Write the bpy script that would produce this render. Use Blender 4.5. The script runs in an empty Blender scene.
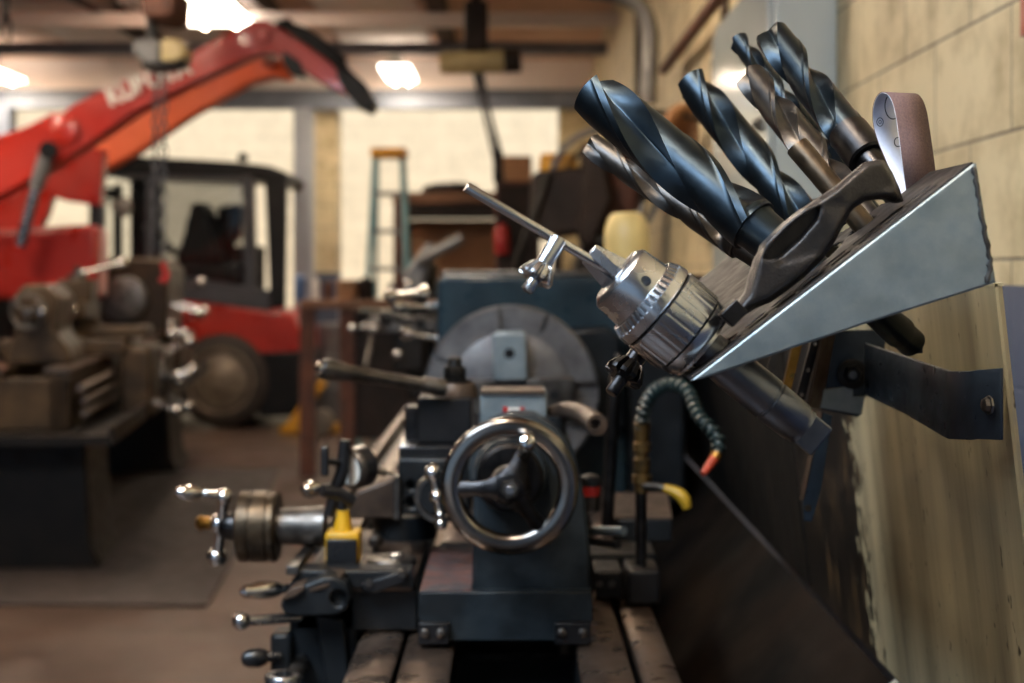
import bpy, bmesh, math, random
from mathutils import Vector, Matrix, Quaternion
random.seed(7)
PI = math.pi
V = Vector
SC = bpy.context.scene
COL = SC.collection

# ---------------------------------------------------------------- camera frame
FPX, CX, HY, CZ = 1422.0, 512.0, 270.0, 1.39      # focal length in px, centre column, horizon row, eye height
def P(px, py, d):
    """point seen at pixel (px, py) standing d metres down the shop"""
    return V(((px - CX) * d / FPX, d, CZ + (HY - py) * d / FPX))
def S(d):
    return d / FPX

# ---------------------------------------------------------------- materials
def lin(c):
    def f(u):
        u /= 255.0
        return u / 12.92 if u <= 0.04045 else ((u + 0.055) / 1.055) ** 2.4
    return (f(c[0]), f(c[1]), f(c[2]), 1.0)

def mat(name, c1, c2=None, scale=12.0, metal=0.0, rough=0.5, rvar=0.12, bump=0.0, bscale=None, stretch=(1, 1, 1),
        lo=0.35, hi=0.65, coat=0.0, spec=0.5, emit=None, estr=0.0, trans=0.0, aniso=0.0):
    m = bpy.data.materials.new(name); m.use_nodes = True
    nt = m.node_tree; N = nt.nodes; L = nt.links
    b = N['Principled BSDF']
    b.inputs['Metallic'].default_value = metal
    b.inputs['Coat Weight'].default_value = coat
    b.inputs['Specular IOR Level'].default_value = spec
    b.inputs['Transmission Weight'].default_value = trans
    b.inputs['Anisotropic'].default_value = aniso
    tc = N.new('ShaderNodeTexCoord'); mp = N.new('ShaderNodeMapping')
    mp.inputs['Scale'].default_value = stretch
    L.new(tc.outputs['Object'], mp.inputs['Vector'])
    no = N.new('ShaderNodeTexNoise'); no.inputs['Scale'].default_value = scale; no.inputs['Detail'].default_value = 5
    no.inputs['Roughness'].default_value = 0.6
    L.new(mp.outputs['Vector'], no.inputs['Vector'])
    rp = N.new('ShaderNodeValToRGB')
    rp.color_ramp.elements[0].position = lo; rp.color_ramp.elements[1].position = hi
    rp.color_ramp.elements[0].color = lin(c1); rp.color_ramp.elements[1].color = lin(c2 or c1)
    L.new(no.outputs['Fac'], rp.inputs['Fac']); L.new(rp.outputs['Color'], b.inputs['Base Color'])
    mr = N.new('ShaderNodeMapRange')
    mr.inputs['From Min'].default_value = 0.3; mr.inputs['From Max'].default_value = 0.7
    mr.inputs['To Min'].default_value = max(0.03, rough - rvar); mr.inputs['To Max'].default_value = min(1, rough + rvar)
    n2 = N.new('ShaderNodeTexNoise'); n2.inputs['Scale'].default_value = scale * 2.3; n2.inputs['Detail'].default_value = 4
    L.new(mp.outputs['Vector'], n2.inputs['Vector'])
    L.new(n2.outputs['Fac'], mr.inputs['Value']); L.new(mr.outputs['Result'], b.inputs['Roughness'])
    if bump:
        n3 = N.new('ShaderNodeTexNoise'); n3.inputs['Scale'].default_value = bscale or scale * 6; n3.inputs['Detail'].default_value = 4
        L.new(mp.outputs['Vector'], n3.inputs['Vector'])
        bp = N.new('ShaderNodeBump'); bp.inputs['Strength'].default_value = bump; bp.inputs['Distance'].default_value = 0.002
        L.new(n3.outputs['Fac'], bp.inputs['Height']); L.new(bp.outputs['Normal'], b.inputs['Normal'])
    if emit:
        b.inputs['Emission Color'].default_value = lin(emit); b.inputs['Emission Strength'].default_value = estr
    return m

M = {}
def dm(key, *a, **k):
    M[key] = mat(key, *a, **k)
    return M[key]

# ---------------------------------------------------------------- mesh builder
def frame(axis):
    a = V(axis).normalized()
    h = V((0, 0, 1)) if abs(a.z) < 0.95 else V((0, 1, 0))
    e1 = h.cross(a).normalized(); e2 = a.cross(e1).normalized()
    return e1, e2, a

class MB:
    def __init__(s):
        s.bm = bmesh.new()
    def faces(s, pts, fs):
        vs = [s.bm.verts.new(p) for p in pts]
        for f in fs:
            try: s.bm.faces.new([vs[i] for i in f])
            except ValueError: pass
        return s
    def box(s, c, size, rot=None):
        c = V(c); x, y, z = [q / 2 for q in size]
        pts = [V((a * x, b * y, d * z)) for a in (-1, 1) for b in (-1, 1) for d in (-1, 1)]
        if rot is not None: pts = [rot @ p for p in pts]
        return s.faces([c + p for p in pts], [(0, 1, 3, 2), (4, 6, 7, 5), (0, 4, 5, 1), (2, 3, 7, 6), (0, 2, 6, 4), (1, 5, 7, 3)])
    def bx(s, x0, x1, y0, y1, z0, z1):
        return s.box(((x0 + x1) / 2, (y0 + y1) / 2, (z0 + z1) / 2), (x1 - x0, y1 - y0, z1 - z0))
    def px(s, x0, y0, x1, y1, d, depth):
        """box whose near face fills the pixel rectangle at distance d"""
        a = P(x0, y0, d); b = P(x1, y1, d)
        return s.bx(min(a.x, b.x), max(a.x, b.x), d, d + depth, min(a.z, b.z), max(a.z, b.z))
    def prism(s, pts, off):
        n = len(pts); pts = [V(p) for p in pts]; off = V(off)
        return s.faces(pts + [p + off for p in pts],
                       [tuple(range(n)), tuple(range(2 * n - 1, n - 1, -1))] + [(i, (i + 1) % n, n + (i + 1) % n, n + i) for i in range(n)])
    def pprism(s, pix, d, depth):
        return s.prism([P(x, y, d) for x, y in pix], (0, depth, 0))
    def rev(s, p0, axis, prof, seg=32, ph=0.0, cap=True, twist=None):
        p0 = V(p0); e1, e2, a = frame(axis); rings = []
        for k, (t, r) in enumerate(prof):
            ring = []
            for i in range(seg):
                th = ph + 2 * PI * i / seg
                rr = r(th) if callable(r) else r
                ring.append(s.bm.verts.new(p0 + a * t + (e1 * math.cos(th) + e2 * math.sin(th)) * max(rr, 1e-5)))
            rings.append(ring)
        for A, B in zip(rings, rings[1:]):
            for i in range(seg):
                s.bm.faces.new((A[i], A[(i + 1) % seg], B[(i + 1) % seg], B[i]))
        if cap:
            s.bm.faces.new(rings[0][::-1]); s.bm.faces.new(rings[-1])
        return s
    def cyl(s, p0, p1, r0, r1=None, seg=24):
        p0 = V(p0); p1 = V(p1); l = (p1 - p0).length
        return s.rev(p0, p1 - p0, [(0, r0), (l, r0 if r1 is None else r1)], seg)
    def ring(s, c, axis, prof, seg=48):
        """closed profile (t, r) revolved: a ring"""
        c = V(c); e1, e2, a = frame(axis); n = len(prof); R = []
        for i in range(seg):
            th = 2 * PI * i / seg; d = e1 * math.cos(th) + e2 * math.sin(th)
            R.append([s.bm.verts.new(c + a * t + d * r) for t, r in prof])
        for i in range(seg):
            A, B = R[i], R[(i + 1) % seg]
            for k in range(n):
                s.bm.faces.new((A[k], A[(k + 1) % n], B[(k + 1) % n], B[k]))
        return s
    def torus(s, c, axis, R, r, seg=40, sub=12, fl=1.0):
        return s.ring(c, axis, [(r * fl * math.sin(2 * PI * k / sub), R + r * math.cos(2 * PI * k / sub)) for k in range(sub)], seg)
    def tube(s, pts, r, seg=12, closed=False, smooth=0):
        pts = [V(p) for p in pts]
        rs = list(r) if isinstance(r, (list, tuple)) else [r] * len(pts)
        for _ in range(smooth):
            q, qr = [], []
            n = len(pts); rng = range(n if closed else n - 1)
            if not closed: q.append(pts[0]); qr.append(rs[0])
            for i in rng:
                a, b = pts[i], pts[(i + 1) % n]; ra, rb = rs[i], rs[(i + 1) % n]
                q += [a * .75 + b * .25, a * .25 + b * .75]; qr += [ra * .75 + rb * .25, ra * .25 + rb * .75]
            if not closed: q.append(pts[-1]); qr.append(rs[-1])
            pts, rs = q, qr
        n = len(pts); rings = []; prev = None
        for i, p in enumerate(pts):
            if closed: t = pts[(i + 1) % n] - pts[i - 1]
            else: t = pts[min(i + 1, n - 1)] - pts[max(i - 1, 0)]
            t.normalize()
            if prev is None: e1, e2, _ = frame(t)
            else:
                e1 = (prev - t * prev.dot(t)).normalized(); e2 = t.cross(e1)
            prev = e1
            rings.append([s.bm.verts.new(p + (e1 * math.cos(2 * PI * k / seg) + e2 * math.sin(2 * PI * k / seg)) * rs[i]) for k in range(seg)])
        for i in range(n if closed else n - 1):
            A, B = rings[i], rings[(i + 1) % n]
            for k in range(seg):
                s.bm.faces.new((A[k], A[(k + 1) % seg], B[(k + 1) % seg], B[k]))
        if not closed:
            s.bm.faces.new(rings[0][::-1]); s.bm.faces.new(rings[-1])
        return s
    def ball(s, c, r, sc=(1, 1, 1), seg=20, rot=None):
        mt = Matrix.Translation(V(c)) @ (rot.to_4x4() if rot is not None else Matrix.Identity(4)) @ Matrix.Diagonal((r * sc[0], r * sc[1], r * sc[2], 1))
        bmesh.ops.create_uvsphere(s.bm, u_segments=seg, v_segments=seg // 2 + 1, radius=1, matrix=mt)
        return s
    def nut(s, c, axis, r, h, ph=0.2):
        return s.rev(V(c), axis, [(0, r), (h * .8, r), (h, r * .88)], 6, ph)
    def build(s, name, m, parent=None, bevel=0.0, smooth=38, local=False, solid=0.0, sub=0, remesh=0.0, seg=2):
        bm = s.bm
        bmesh.ops.recalc_face_normals(bm, faces=bm.faces)
        off = V((0, 0, 0))
        if parent is not None and not local: off = WORLD.get(parent.name, V((0, 0, 0)))
        elif parent is None and not local:
            xs = [v.co for v in bm.verts]
            off = V(((min(v.x for v in xs) + max(v.x for v in xs)) / 2, (min(v.y for v in xs) + max(v.y for v in xs)) / 2, min(v.z for v in xs)))
        if off.length: bmesh.ops.translate(bm, verts=bm.verts, vec=-off)
        me = bpy.data.meshes.new(name)
        for f in bm.faces: f.smooth = True
        bm.to_mesh(me); bm.free()
        me.set_sharp_from_angle(angle=math.radians(smooth))
        me.materials.append(m)
        o = bpy.data.objects.new(name, me); COL.objects.link(o)
        if parent is not None:
            o.parent = parent
            WORLD[o.name] = WORLD.get(parent.name, V((0, 0, 0)))
        else:
            o.location = off; WORLD[o.name] = off.copy()
        if solid:
            q = o.modifiers.new('thickness', 'SOLIDIFY'); q.thickness = solid; q.offset = 0
        if remesh:
            q = o.modifiers.new('remesh', 'REMESH'); q.mode = 'VOXEL'; q.voxel_size = remesh; q.use_smooth_shade = True
            q = o.modifiers.new('smooth', 'SMOOTH'); q.factor = 0.5; q.iterations = 6
        if bevel:
            q = o.modifiers.new('bevel', 'BEVEL'); q.width = bevel; q.segments = seg; q.limit_method = 'ANGLE'; q.angle_limit = math.radians(40)
        if sub:
            q = o.modifiers.new('sub', 'SUBSURF'); q.levels = sub; q.render_levels = sub
        return o

WORLD = {}
def tag(o, label=None, cat=None, group=None, kind=None):
    if label: o['label'] = label
    if cat: o['category'] = cat
    if group: o['group'] = group
    if kind: o['kind'] = kind
    return o
def thing(name, label, cat, loc=(0, 0, 0), group=None, rotz=0.0):
    o = bpy.data.objects.new(name, None); COL.objects.link(o)
    o.location = loc; o.rotation_euler = (0, 0, rotz); o.empty_display_size = 0.05
    WORLD[o.name] = V(loc)
    return tag(o, label, cat, group)
def struct(name, mb, m, **k):
    return tag(mb.build(name, m, **k), kind='structure')
def copy_thing(root, loc, label=None):
    r = root.copy(); COL.objects.link(r); r.location = loc
    if label: r['label'] = label
    for ch in list(root.children):
        c = ch.copy(); COL.objects.link(c); c.parent = r
        for g in list(ch.children):
            d = g.copy(); COL.objects.link(d); d.parent = c
    return r
def cut(o, cutter):
    """carve real holes: boolean difference, applied"""
    bm = cutter.bm; bmesh.ops.recalc_face_normals(bm, faces=bm.faces)
    off = WORLD.get(o.name, V((0, 0, 0)))
    bmesh.ops.translate(bm, verts=bm.verts, vec=-off)
    me = bpy.data.meshes.new('cutter'); bm.to_mesh(me); bm.free()
    c = bpy.data.objects.new('cutter', me); COL.objects.link(c); c.location = off
    bpy.context.view_layer.update()
    q = o.modifiers.new('cut', 'BOOLEAN'); q.operation = 'DIFFERENCE'; q.object = c; q.solver = 'EXACT'
    o.modifiers.move(len(o.modifiers) - 1, 0)
    others = [(x, x.show_viewport) for x in o.modifiers if x.name != 'cut']
    for x, _ in others: x.show_viewport = False
    dg = bpy.context.evaluated_depsgraph_get()
    new = bpy.data.meshes.new_from_object(o.evaluated_get(dg))
    o.modifiers.remove(o.modifiers['cut'])
    for x, v in others: x.show_viewport = v
    old = o.data; new.name = old.name; o.data = new
    new.set_sharp_from_angle(angle=math.radians(38))
    bpy.data.objects.remove(c); bpy.data.meshes.remove(me)
    return o
def lettering(text, name, origin, right, up, size, m, parent, depth=0.0015, bold=0.0, width=None):
    cu = bpy.data.curves.new('t', 'FONT'); cu.body = text; cu.size = size; cu.extrude = depth; cu.offset = bold
    t = bpy.data.objects.new('t', cu); COL.objects.link(t)
    dg = bpy.context.evaluated_depsgraph_get()
    me = bpy.data.meshes.new_from_object(t.evaluated_get(dg)); bpy.data.objects.remove(t)
    r = V(right).normalized(); u = V(up); u = (u - r * u.dot(r)).normalized(); n = r.cross(u)
    sx = 1.0
    if width:
        w = max(v.co.x for v in me.vertices) - min(v.co.x for v in me.vertices); sx = width / w
    off = WORLD.get(parent.name, V((0, 0, 0)))
    for v in me.vertices:
        v.co = V(origin) - off + r * v.co.x * sx + u * v.co.y + n * v.co.z
    me.materials.clear(); me.materials.append(m); me.name = name
    o = bpy.data.objects.new(name, me); COL.objects.link(o); o.parent = parent
    return o
# ---------------------------------------------------------------- palette
dm('polished_steel', (192, 194, 198), (150, 152, 156), 14, metal=1, rough=.26, rvar=.04, lo=.2, hi=.8)
dm('turned_steel', (180, 183, 188), (132, 135, 140), 14, metal=1, rough=.27, rvar=.05, lo=.2, hi=.8)
dm('wheel_steel', (150, 143, 136), (112, 106, 102), 10, metal=1, rough=.2, rvar=.06)
dm('chrome', (205, 203, 200), None, 8, metal=1, rough=.1, rvar=.04)
dm('dull_steel', (112, 108, 104), (70, 66, 63), 22, metal=1, rough=.42, rvar=.12)
dm('dark_steel', (62, 60, 60), (36, 35, 36), 22, metal=1, rough=.38, rvar=.12)
dm('black_oxide', (45, 54, 61), (38, 46, 53), 35, metal=.95, rough=.36, rvar=.06)
dm('black_oxide_worn', (74, 70, 66), (58, 56, 55), 40, metal=.9, rough=.37, rvar=.07)
dm('bronze_steel', (86, 72, 56), (56, 48, 40), 35, metal=.9, rough=.4, rvar=.1)
dm('cast_handle', (48, 43, 41), (30, 28, 29), 45, metal=.35, rough=.4, rvar=.12, bump=.25, bscale=500)
dm('rack_steel', (146, 156, 160), (122, 134, 140), 26, metal=.75, rough=.46, rvar=.08, bump=.06, bscale=600)
dm('rack_plate', (40, 35, 33), (29, 26, 26), 24, metal=.2, rough=.6, spec=.2)
dm('strap_steel', (58, 68, 80), (44, 52, 62), 24, metal=.6, rough=.36, spec=.3)
dm('shank_steel', (112, 115, 122), (84, 87, 94), 14, metal=1, rough=.36, rvar=.06)
dm('blue_steel', (78, 98, 114), (56, 70, 84), 20, metal=.6, rough=.35)
dm('grit', (112, 88, 84), (92, 70, 70), 600, rough=.95, bump=.6, bscale=1600)
dm('paper', (206, 208, 222), (190, 192, 206), 60, rough=.75)
dm('ink', (52, 54, 66), None, 20, rough=.7)
dm('lathe_paint', (36, 52, 60), (23, 35, 42), 9, rough=.36, rvar=.12, metal=0, coat=.15, bump=.1, spec=.22)
dm('lathe_dark', (27, 30, 33), (17, 19, 21), 14, rough=.4, rvar=.12, bump=.12, spec=.22)
dm('wall_slate', (74, 78, 86), (60, 64, 72), 3, rough=.7)
dm('chuck_steel', (122, 120, 120), (92, 90, 92), 16, metal=.85, rough=.46, rvar=.08)
dm('tail_paint', (38, 44, 48), (23, 27, 30), 16, rough=.4, rvar=.12, bump=.12, lo=.4, hi=.62, spec=.22)
dm('worn_red', (108, 74, 66), (72, 70, 72), 22, rough=.45, lo=.42, hi=.6)
dm('black_iron', (26, 26, 28), (16, 16, 18), 16, rough=.42, bump=.1, spec=.22)
dm('black_plastic', (18, 18, 20), None, 16, rough=.35)
dm('way_steel', (132, 114, 100), (98, 82, 72), 14, metal=.85, rough=.33, rvar=.1)
dm('brown_iron', (92, 76, 64), (54, 44, 38), 18, metal=.5, rough=.45)
dm('brass', (176, 132, 62), (120, 86, 40), 30, metal=1, rough=.35)
dm('hose_teal', (18, 40, 42), (12, 28, 30), 30, rough=.4)
dm('orange_plastic', (150, 48, 24), None, 10, rough=.4)
dm('yellow_plastic', (196, 150, 26), (176, 132, 22), 20, rough=.4)
dm('yellow_paint', (212, 152, 26), (180, 120, 20), 12, rough=.4)
dm('red_plastic', (158, 30, 28), None, 10, rough=.4)
dm('white_paint', (224, 220, 212), None, 10, rough=.5)
dm('machine_red', (172, 38, 24), (154, 32, 20), 3, rough=.35, coat=.2)
dm('loader_orange', (172, 36, 19), (156, 30, 16), 2, rough=.38, coat=.2)
dm('cab_grey', (62, 64, 72), (48, 50, 56), 5, rough=.4)
dm('cab_black', (22, 22, 25), (14, 14, 16), 8, rough=.45, spec=.22)
dm('rubber', (58, 49, 43), (40, 35, 32), 16, rough=.75, bump=.2)
dm('rim_metal', (128, 114, 98), (98, 88, 76), 14, rough=.5, metal=.3)
dm('old_lathe', (74, 58, 40), (40, 32, 24), 6, rough=.42, bump=.1, spec=.22)
dm('old_iron', (28, 23, 19), (17, 15, 13), 8, rough=.45, spec=.22)
dm('beam_paint', (118, 124, 136), (98, 104, 116), 3, rough=.5)
dm('beam_pale', (206, 196, 190), None, 3, rough=.6)
dm('rafter_wood', (70, 50, 42), (52, 38, 32), 4, rough=.8, stretch=(6, 1, 6))
dm('ceiling_tan', (214, 180, 160), (190, 154, 134), 1.2, rough=.9)
dm('ceiling_pale', (244, 234, 228), (232, 218, 210), 1.2, rough=.9)
dm('lamp_glow', (255, 255, 255), None, 5, rough=.6, emit=(255, 244, 224), estr=14.0)
dm('fixture', (210, 208, 200), None, 5, rough=.5)
dm('hoist_grey', (104, 104, 104), (80, 80, 82), 6, rough=.45)
dm('hoist_cream', (190, 172, 124), (160, 142, 100), 6, rough=.5)
dm('cabinet_paint', (176, 182, 178), (166, 172, 170), 3, rough=.12, rvar=.03, coat=.3)
dm('pipe_grey', (120, 116, 110), (92, 88, 84), 8, rough=.4, metal=.4)
dm('wood_bench', (132, 92, 64), (96, 66, 46), 6, rough=.6, stretch=(1, 6, 6))
dm('bench_dark', (44, 34, 30), (30, 24, 22), 6, rough=.6, spec=.22)
dm('ladder_teal', (108, 146, 150), (90, 128, 132), 6, rough=.5)
dm('jug_cream', (224, 196, 128), (214, 184, 116), 6, rough=.5)
dm('blue_drum', (96, 124, 168), (80, 106, 150), 5, rough=.45)
dm('card_tan', (170, 128, 92), (150, 110, 78), 6, rough=.8)
dm('rust', (96, 56, 40), (66, 40, 32), 8, rough=.7)
dm('tray_brown', (30, 23, 18), (8, 8, 8), 5, rough=.85, rvar=.1, spec=.05)
dm('mat_rubber', (50, 40, 36), (42, 34, 31), 5, rough=.8)
dm('mat_edge', (40, 31, 27), None, 5, rough=.7)

def floor_mat():
    m = mat('floor_concrete', (78, 60, 50), (60, 46, 39), 1.3, rough=.42, rvar=.12, bump=.05, bscale=40)
    return m
M['floor'] = floor_mat()

def block_wall(name, ca, cb, mortar, paint=None, zsplit=-1e3, zoff=0.007, stain=True):
    m = bpy.data.materials.new(name); m.use_nodes = True
    nt = m.node_tree; N = nt.nodes; L = nt.links; b = N['Principled BSDF']
    geo = N.new('ShaderNodeNewGeometry'); sp = N.new('ShaderNodeSeparateXYZ'); L.new(geo.outputs['Position'], sp.inputs[0])
    ad = N.new('ShaderNodeMath'); ad.operation = 'ADD'; L.new(sp.outputs['X'], ad.inputs[0]); L.new(sp.outputs['Y'], ad.inputs[1])
    sz = N.new('ShaderNodeMath'); sz.operation = 'SUBTRACT'; L.new(sp.outputs['Z'], sz.inputs[0]); sz.inputs[1].default_value = zoff
    cb_ = N.new('ShaderNodeCombineXYZ'); L.new(ad.outputs[0], cb_.inputs[0]); L.new(sz.outputs[0], cb_.inputs[1])
    br = N.new('ShaderNodeTexBrick'); br.inputs['Scale'].default_value = 1.0
    br.inputs['Brick Width'].default_value = 0.4; br.inputs['Row Height'].default_value = 0.2
    br.inputs['Mortar Size'].default_value = 0.0035; br.inputs['Mortar Smooth'].default_value = 0.4
    br.inputs['Color1'].default_value = lin(ca); br.inputs['Color2'].default_value = lin(cb); br.inputs['Mortar'].default_value = lin(mortar)
    L.new(cb_.outputs[0], br.inputs['Vector'])
    no = N.new('ShaderNodeTexNoise'); no.inputs['Scale'].default_value = 5; no.inputs['Detail'].default_value = 8; no.inputs['Roughness'].default_value = .65
    L.new(geo.outputs['Position'], no.inputs['Vector'])
    rp = N.new('ShaderNodeValToRGB'); rp.color_ramp.elements[0].position = .36; rp.color_ramp.elements[1].position = .55
    rp.color_ramp.elements[0].color = (.62, .58, .52, 1) if stain else (.9, .9, .9, 1); rp.color_ramp.elements[1].color = (1, 1, 1, 1)
    L.new(no.outputs['Fac'], rp.inputs['Fac'])
    mx = N.new('ShaderNodeMix'); mx.data_type = 'RGBA'; mx.blend_type = 'MULTIPLY'; mx.inputs['Factor'].default_value = 1
    L.new(br.outputs['Color'], mx.inputs['A']); L.new(rp.outputs['Color'], mx.inputs['B'])
    out = mx.outputs['Result']
    if paint:
        gt = N.new('ShaderNodeMath'); gt.operation = 'GREATER_THAN'; L.new(sp.outputs['Z'], gt.inputs[0]); gt.inputs[1].default_value = zsplit
        m2 = N.new('ShaderNodeMix'); m2.data_type = 'RGBA'; L.new(gt.outputs[0], m2.inputs['Factor'])
        m2.inputs['A'].default_value = lin(paint); L.new(out, m2.inputs['B']); out = m2.outputs['Result']
    L.new(out, b.inputs['Base Color'])
    b.inputs['Roughness'].default_value = .6
    bp = N.new('ShaderNodeBump'); bp.inputs['Strength'].default_value = .5; bp.inputs['Distance'].default_value = .004
    iv = N.new('ShaderNodeMath'); iv.operation = 'MULTIPLY_ADD'; L.new(br.outputs['Fac'], iv.inputs[0]); iv.inputs[1].default_value = -1.0
    L.new(no.outputs['Fac'], iv.inputs[2])
    L.new(iv.outputs[0], bp.inputs['Height']); L.new(bp.outputs['Normal'], b.inputs['Normal'])
    return m
M['block_tan'] = block_wall('block_tan', (208, 192, 154), (200, 184, 146), (124, 112, 94), (70, 78, 96), 1.366)
M['block_out'] = block_wall('block_out', (232, 214, 184), (226, 208, 178), (196, 178, 150), stain=False, zoff=0.05)

def guard_mat():
    """cream painted sheet: vertical oil runs, and a thick oily patch with a ragged edge at the far end"""
    m = bpy.data.materials.new('guard_sheet'); m.use_nodes = True
    nt = m.node_tree; N = nt.nodes; L = nt.links; b = N['Principled BSDF']
    geo = N.new('ShaderNodeNewGeometry'); sp = N.new('ShaderNodeSeparateXYZ'); L.new(geo.outputs['Position'], sp.inputs[0])
    def noise(scale, st, det=5):
        mp = N.new('ShaderNodeMapping'); mp.inputs['Scale'].default_value = st; L.new(geo.outputs['Position'], mp.inputs['Vector'])
        n = N.new('ShaderNodeTexNoise'); n.inputs['Scale'].default_value = scale; n.inputs['Detail'].default_value = det
        n.inputs['Roughness'].default_value = .65; L.new(mp.outputs[0], n.inputs['Vector']); return n.outputs['Fac']
    def ramp(v, stops):
        r = N.new('ShaderNodeValToRGB'); e = r.color_ramp.elements
        e[0].position, e[0].color = stops[0][0], lin(stops[0][1]); e[1].position, e[1].color = stops[-1][0], lin(stops[-1][1])
        for p, c in stops[1:-1]:
            q = e.new(p); q.color = lin(c)
        L.new(v, r.inputs['Fac']); return r.outputs['Color']
    def mul(a, bcol):
        x = N.new('ShaderNodeMix'); x.data_type = 'RGBA'; x.blend_type = 'MULTIPLY'; x.inputs['Factor'].default_value = 1
        L.new(a, x.inputs['A']); L.new(bcol, x.inputs['B']); return x.outputs['Result']
    base = ramp(noise(4, (1, 1, 1)), [(.35, (188, 176, 140)), (.65, (200, 188, 152))])
    runs = ramp(noise(1.0, (1, 11, .7)), [(.30, (165, 163, 165)), (.62, (255, 255, 255))])
    specks = ramp(noise(60, (1, 1.4, .6), 2), [(.26, (60, 50, 40)), (.33, (255, 255, 255))])
    col = mul(mul(base, runs), specks)
    # ragged oil patch towards the headstock
    a = N.new('ShaderNodeMath'); a.operation = 'MULTIPLY_ADD'; L.new(noise(48, (1, 1, .55), 9), a.inputs[0]); a.inputs[1].default_value = .34
    L.new(sp.outputs['Y'], a.inputs[2])
    mr = N.new('ShaderNodeMapRange'); L.new(a.outputs[0], mr.inputs['Value']); mr.inputs['From Min'].default_value = 2.025; mr.inputs['From Max'].default_value = 2.045
    oil = ramp(noise(26, (1, 1, .35), 8), [(.44, (14, 13, 12)), (.56, (40, 31, 23)), (.72, (96, 74, 46))])
    x = N.new('ShaderNodeMix'); x.data_type = 'RGBA'; L.new(mr.outputs[0], x.inputs['Factor']); L.new(col, x.inputs['A']); L.new(oil, x.inputs['B'])
    L.new(x.outputs['Result'], b.inputs['Base Color'])
    b.inputs['Roughness'].default_value = .38; b.inputs['Coat Weight'].default_value = .1
    return m
M['guard'] = guard_mat()
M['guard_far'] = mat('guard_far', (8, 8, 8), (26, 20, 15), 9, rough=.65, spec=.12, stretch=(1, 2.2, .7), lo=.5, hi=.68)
dm('lever_yellow', (168, 134, 30), (150, 116, 24), 20, rough=.45)
dm('brass_dull', (128, 100, 58), (78, 64, 42), 40, metal=.9, rough=.42)
dm('way_bay_lit', (186, 166, 150), (136, 118, 106), 10, metal=.9, rough=.3, rvar=.1)  # paler than the other ways: reflected bay light put into the colour

def mesh_screen():
    """welded wire: see-through grid"""
    return None

def glass(name, tint, rough=.03):
    m = bpy.data.materials.new(name); m.use_nodes = True
    nt = m.node_tree; N = nt.nodes; L = nt.links; b = N['Principled BSDF']; out = N['Material Output']
    tr = N.new('ShaderNodeBsdfTransparent'); tr.inputs['Color'].default_value = lin(tint)
    gl = N.new('ShaderNodeBsdfGlossy'); gl.inputs['Roughness'].default_value = rough
    fr = N.new('ShaderNodeFresnel'); fr.inputs['IOR'].default_value = 1.45
    mx = N.new('ShaderNodeMixShader'); L.new(fr.outputs[0], mx.inputs[0]); L.new(tr.outputs[0], mx.inputs[1]); L.new(gl.outputs[0], mx.inputs[2])
    L.new(mx.outputs[0], out.inputs['Surface']); N.remove(b)
    return m
M['cab_glass'] = glass('cab_glass', (244, 246, 246))
# ================================================================ THE SHOP
XR = 0.78                                   # block wall on the right
ZC = 3.42                                   # underside of roof lining
YB = 13.6                                   # line of beam and posts at the open bay
struct('floor', MB().bx(-9.2, 1.0, -6.2, 14.2, -0.12, 0.0), M['floor'])
struct('ground', MB().bx(-16, 8, 14.2, 19, -0.14, -0.02), M['floor'])
struct('wall_right', MB().bx(XR, XR + .2, -6.2, 14.0, 0, ZC), M['block_tan'])
struct('wall_left', MB().bx(-9.2, -9.0, -6.2, 14.0, 0, ZC), M['wall_slate'])
struct('wall_front', MB().bx(-9.0, -5.6, -3.2, -3.0, 0, ZC).bx(-.3, XR, -3.2, -3.0, 0, ZC).bx(-5.6, -.3, -3.2, -3.0, 3.1, ZC), M['wall_slate'])
struct('wall_outside', MB().bx(-16, 8, 18.0, 18.2, 0, 4.4), M['block_out'])
struct('ceiling', MB().bx(-9.2, 1.0, -6.2, 14.1, ZC, ZC + .08), M['ceiling_tan'])
struct('trim_1', MB().bx(-3.9, -2.45, 10.6, 13.3, ZC - .03, ZC - .005), M['ceiling_pale'])
struct('trim_2', MB().bx(-1.5, -.72, 9.9, 13.3, ZC - .03, ZC - .005), M['ceiling_pale'])
# steel line of the open bay
def ibeam_x(x0, x1, y, z0, z1, w=.16):
    m = MB().bx(x0, x1, y - w / 2, y + w / 2, z0, z0 + .02).bx(x0, x1, y - w / 2, y + w / 2, z1 - .02, z1)
    return m.bx(x0, x1, y - .012, y + .012, z0, z1)
struct('beam', ibeam_x(-9, XR, YB, 2.93, 3.11), M['beam_paint'])
dm('post_paint', (164, 168, 176), (150, 154, 162), 3, rough=.5)
def post(x, w=.17, col='beam_pale', z1=2.93, y=YB):
    m = MB().bx(x - w / 2, x + w / 2, y - .09, y - .07, 0, z1).bx(x - w / 2, x + w / 2, y + .07, y + .09, 0, z1).bx(x - .012, x + .012, y - .08, y + .08, 0, z1)
    return struct('column', m, M[col])
post(-1.99, col='post_paint'); post(-4.86, col='beam_paint')
# bay infill right of the post (shaded block pier) and the returns
struct('pillar', MB().bx(-1.9, -1.68, 13.7, 14.0, 0, 2.93), M['block_tan'])
struct('wall_back', MB().bx(.45, XR, 13.7, 13.9, 0, 3.11).bx(-9, -4.95, 13.7, 13.9, 0, 2.93), M['block_tan'])
struct('trim_3', MB().bx(-9.0, XR, 13.7, 13.9, 3.11, ZC), M['ceiling_pale'])
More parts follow.
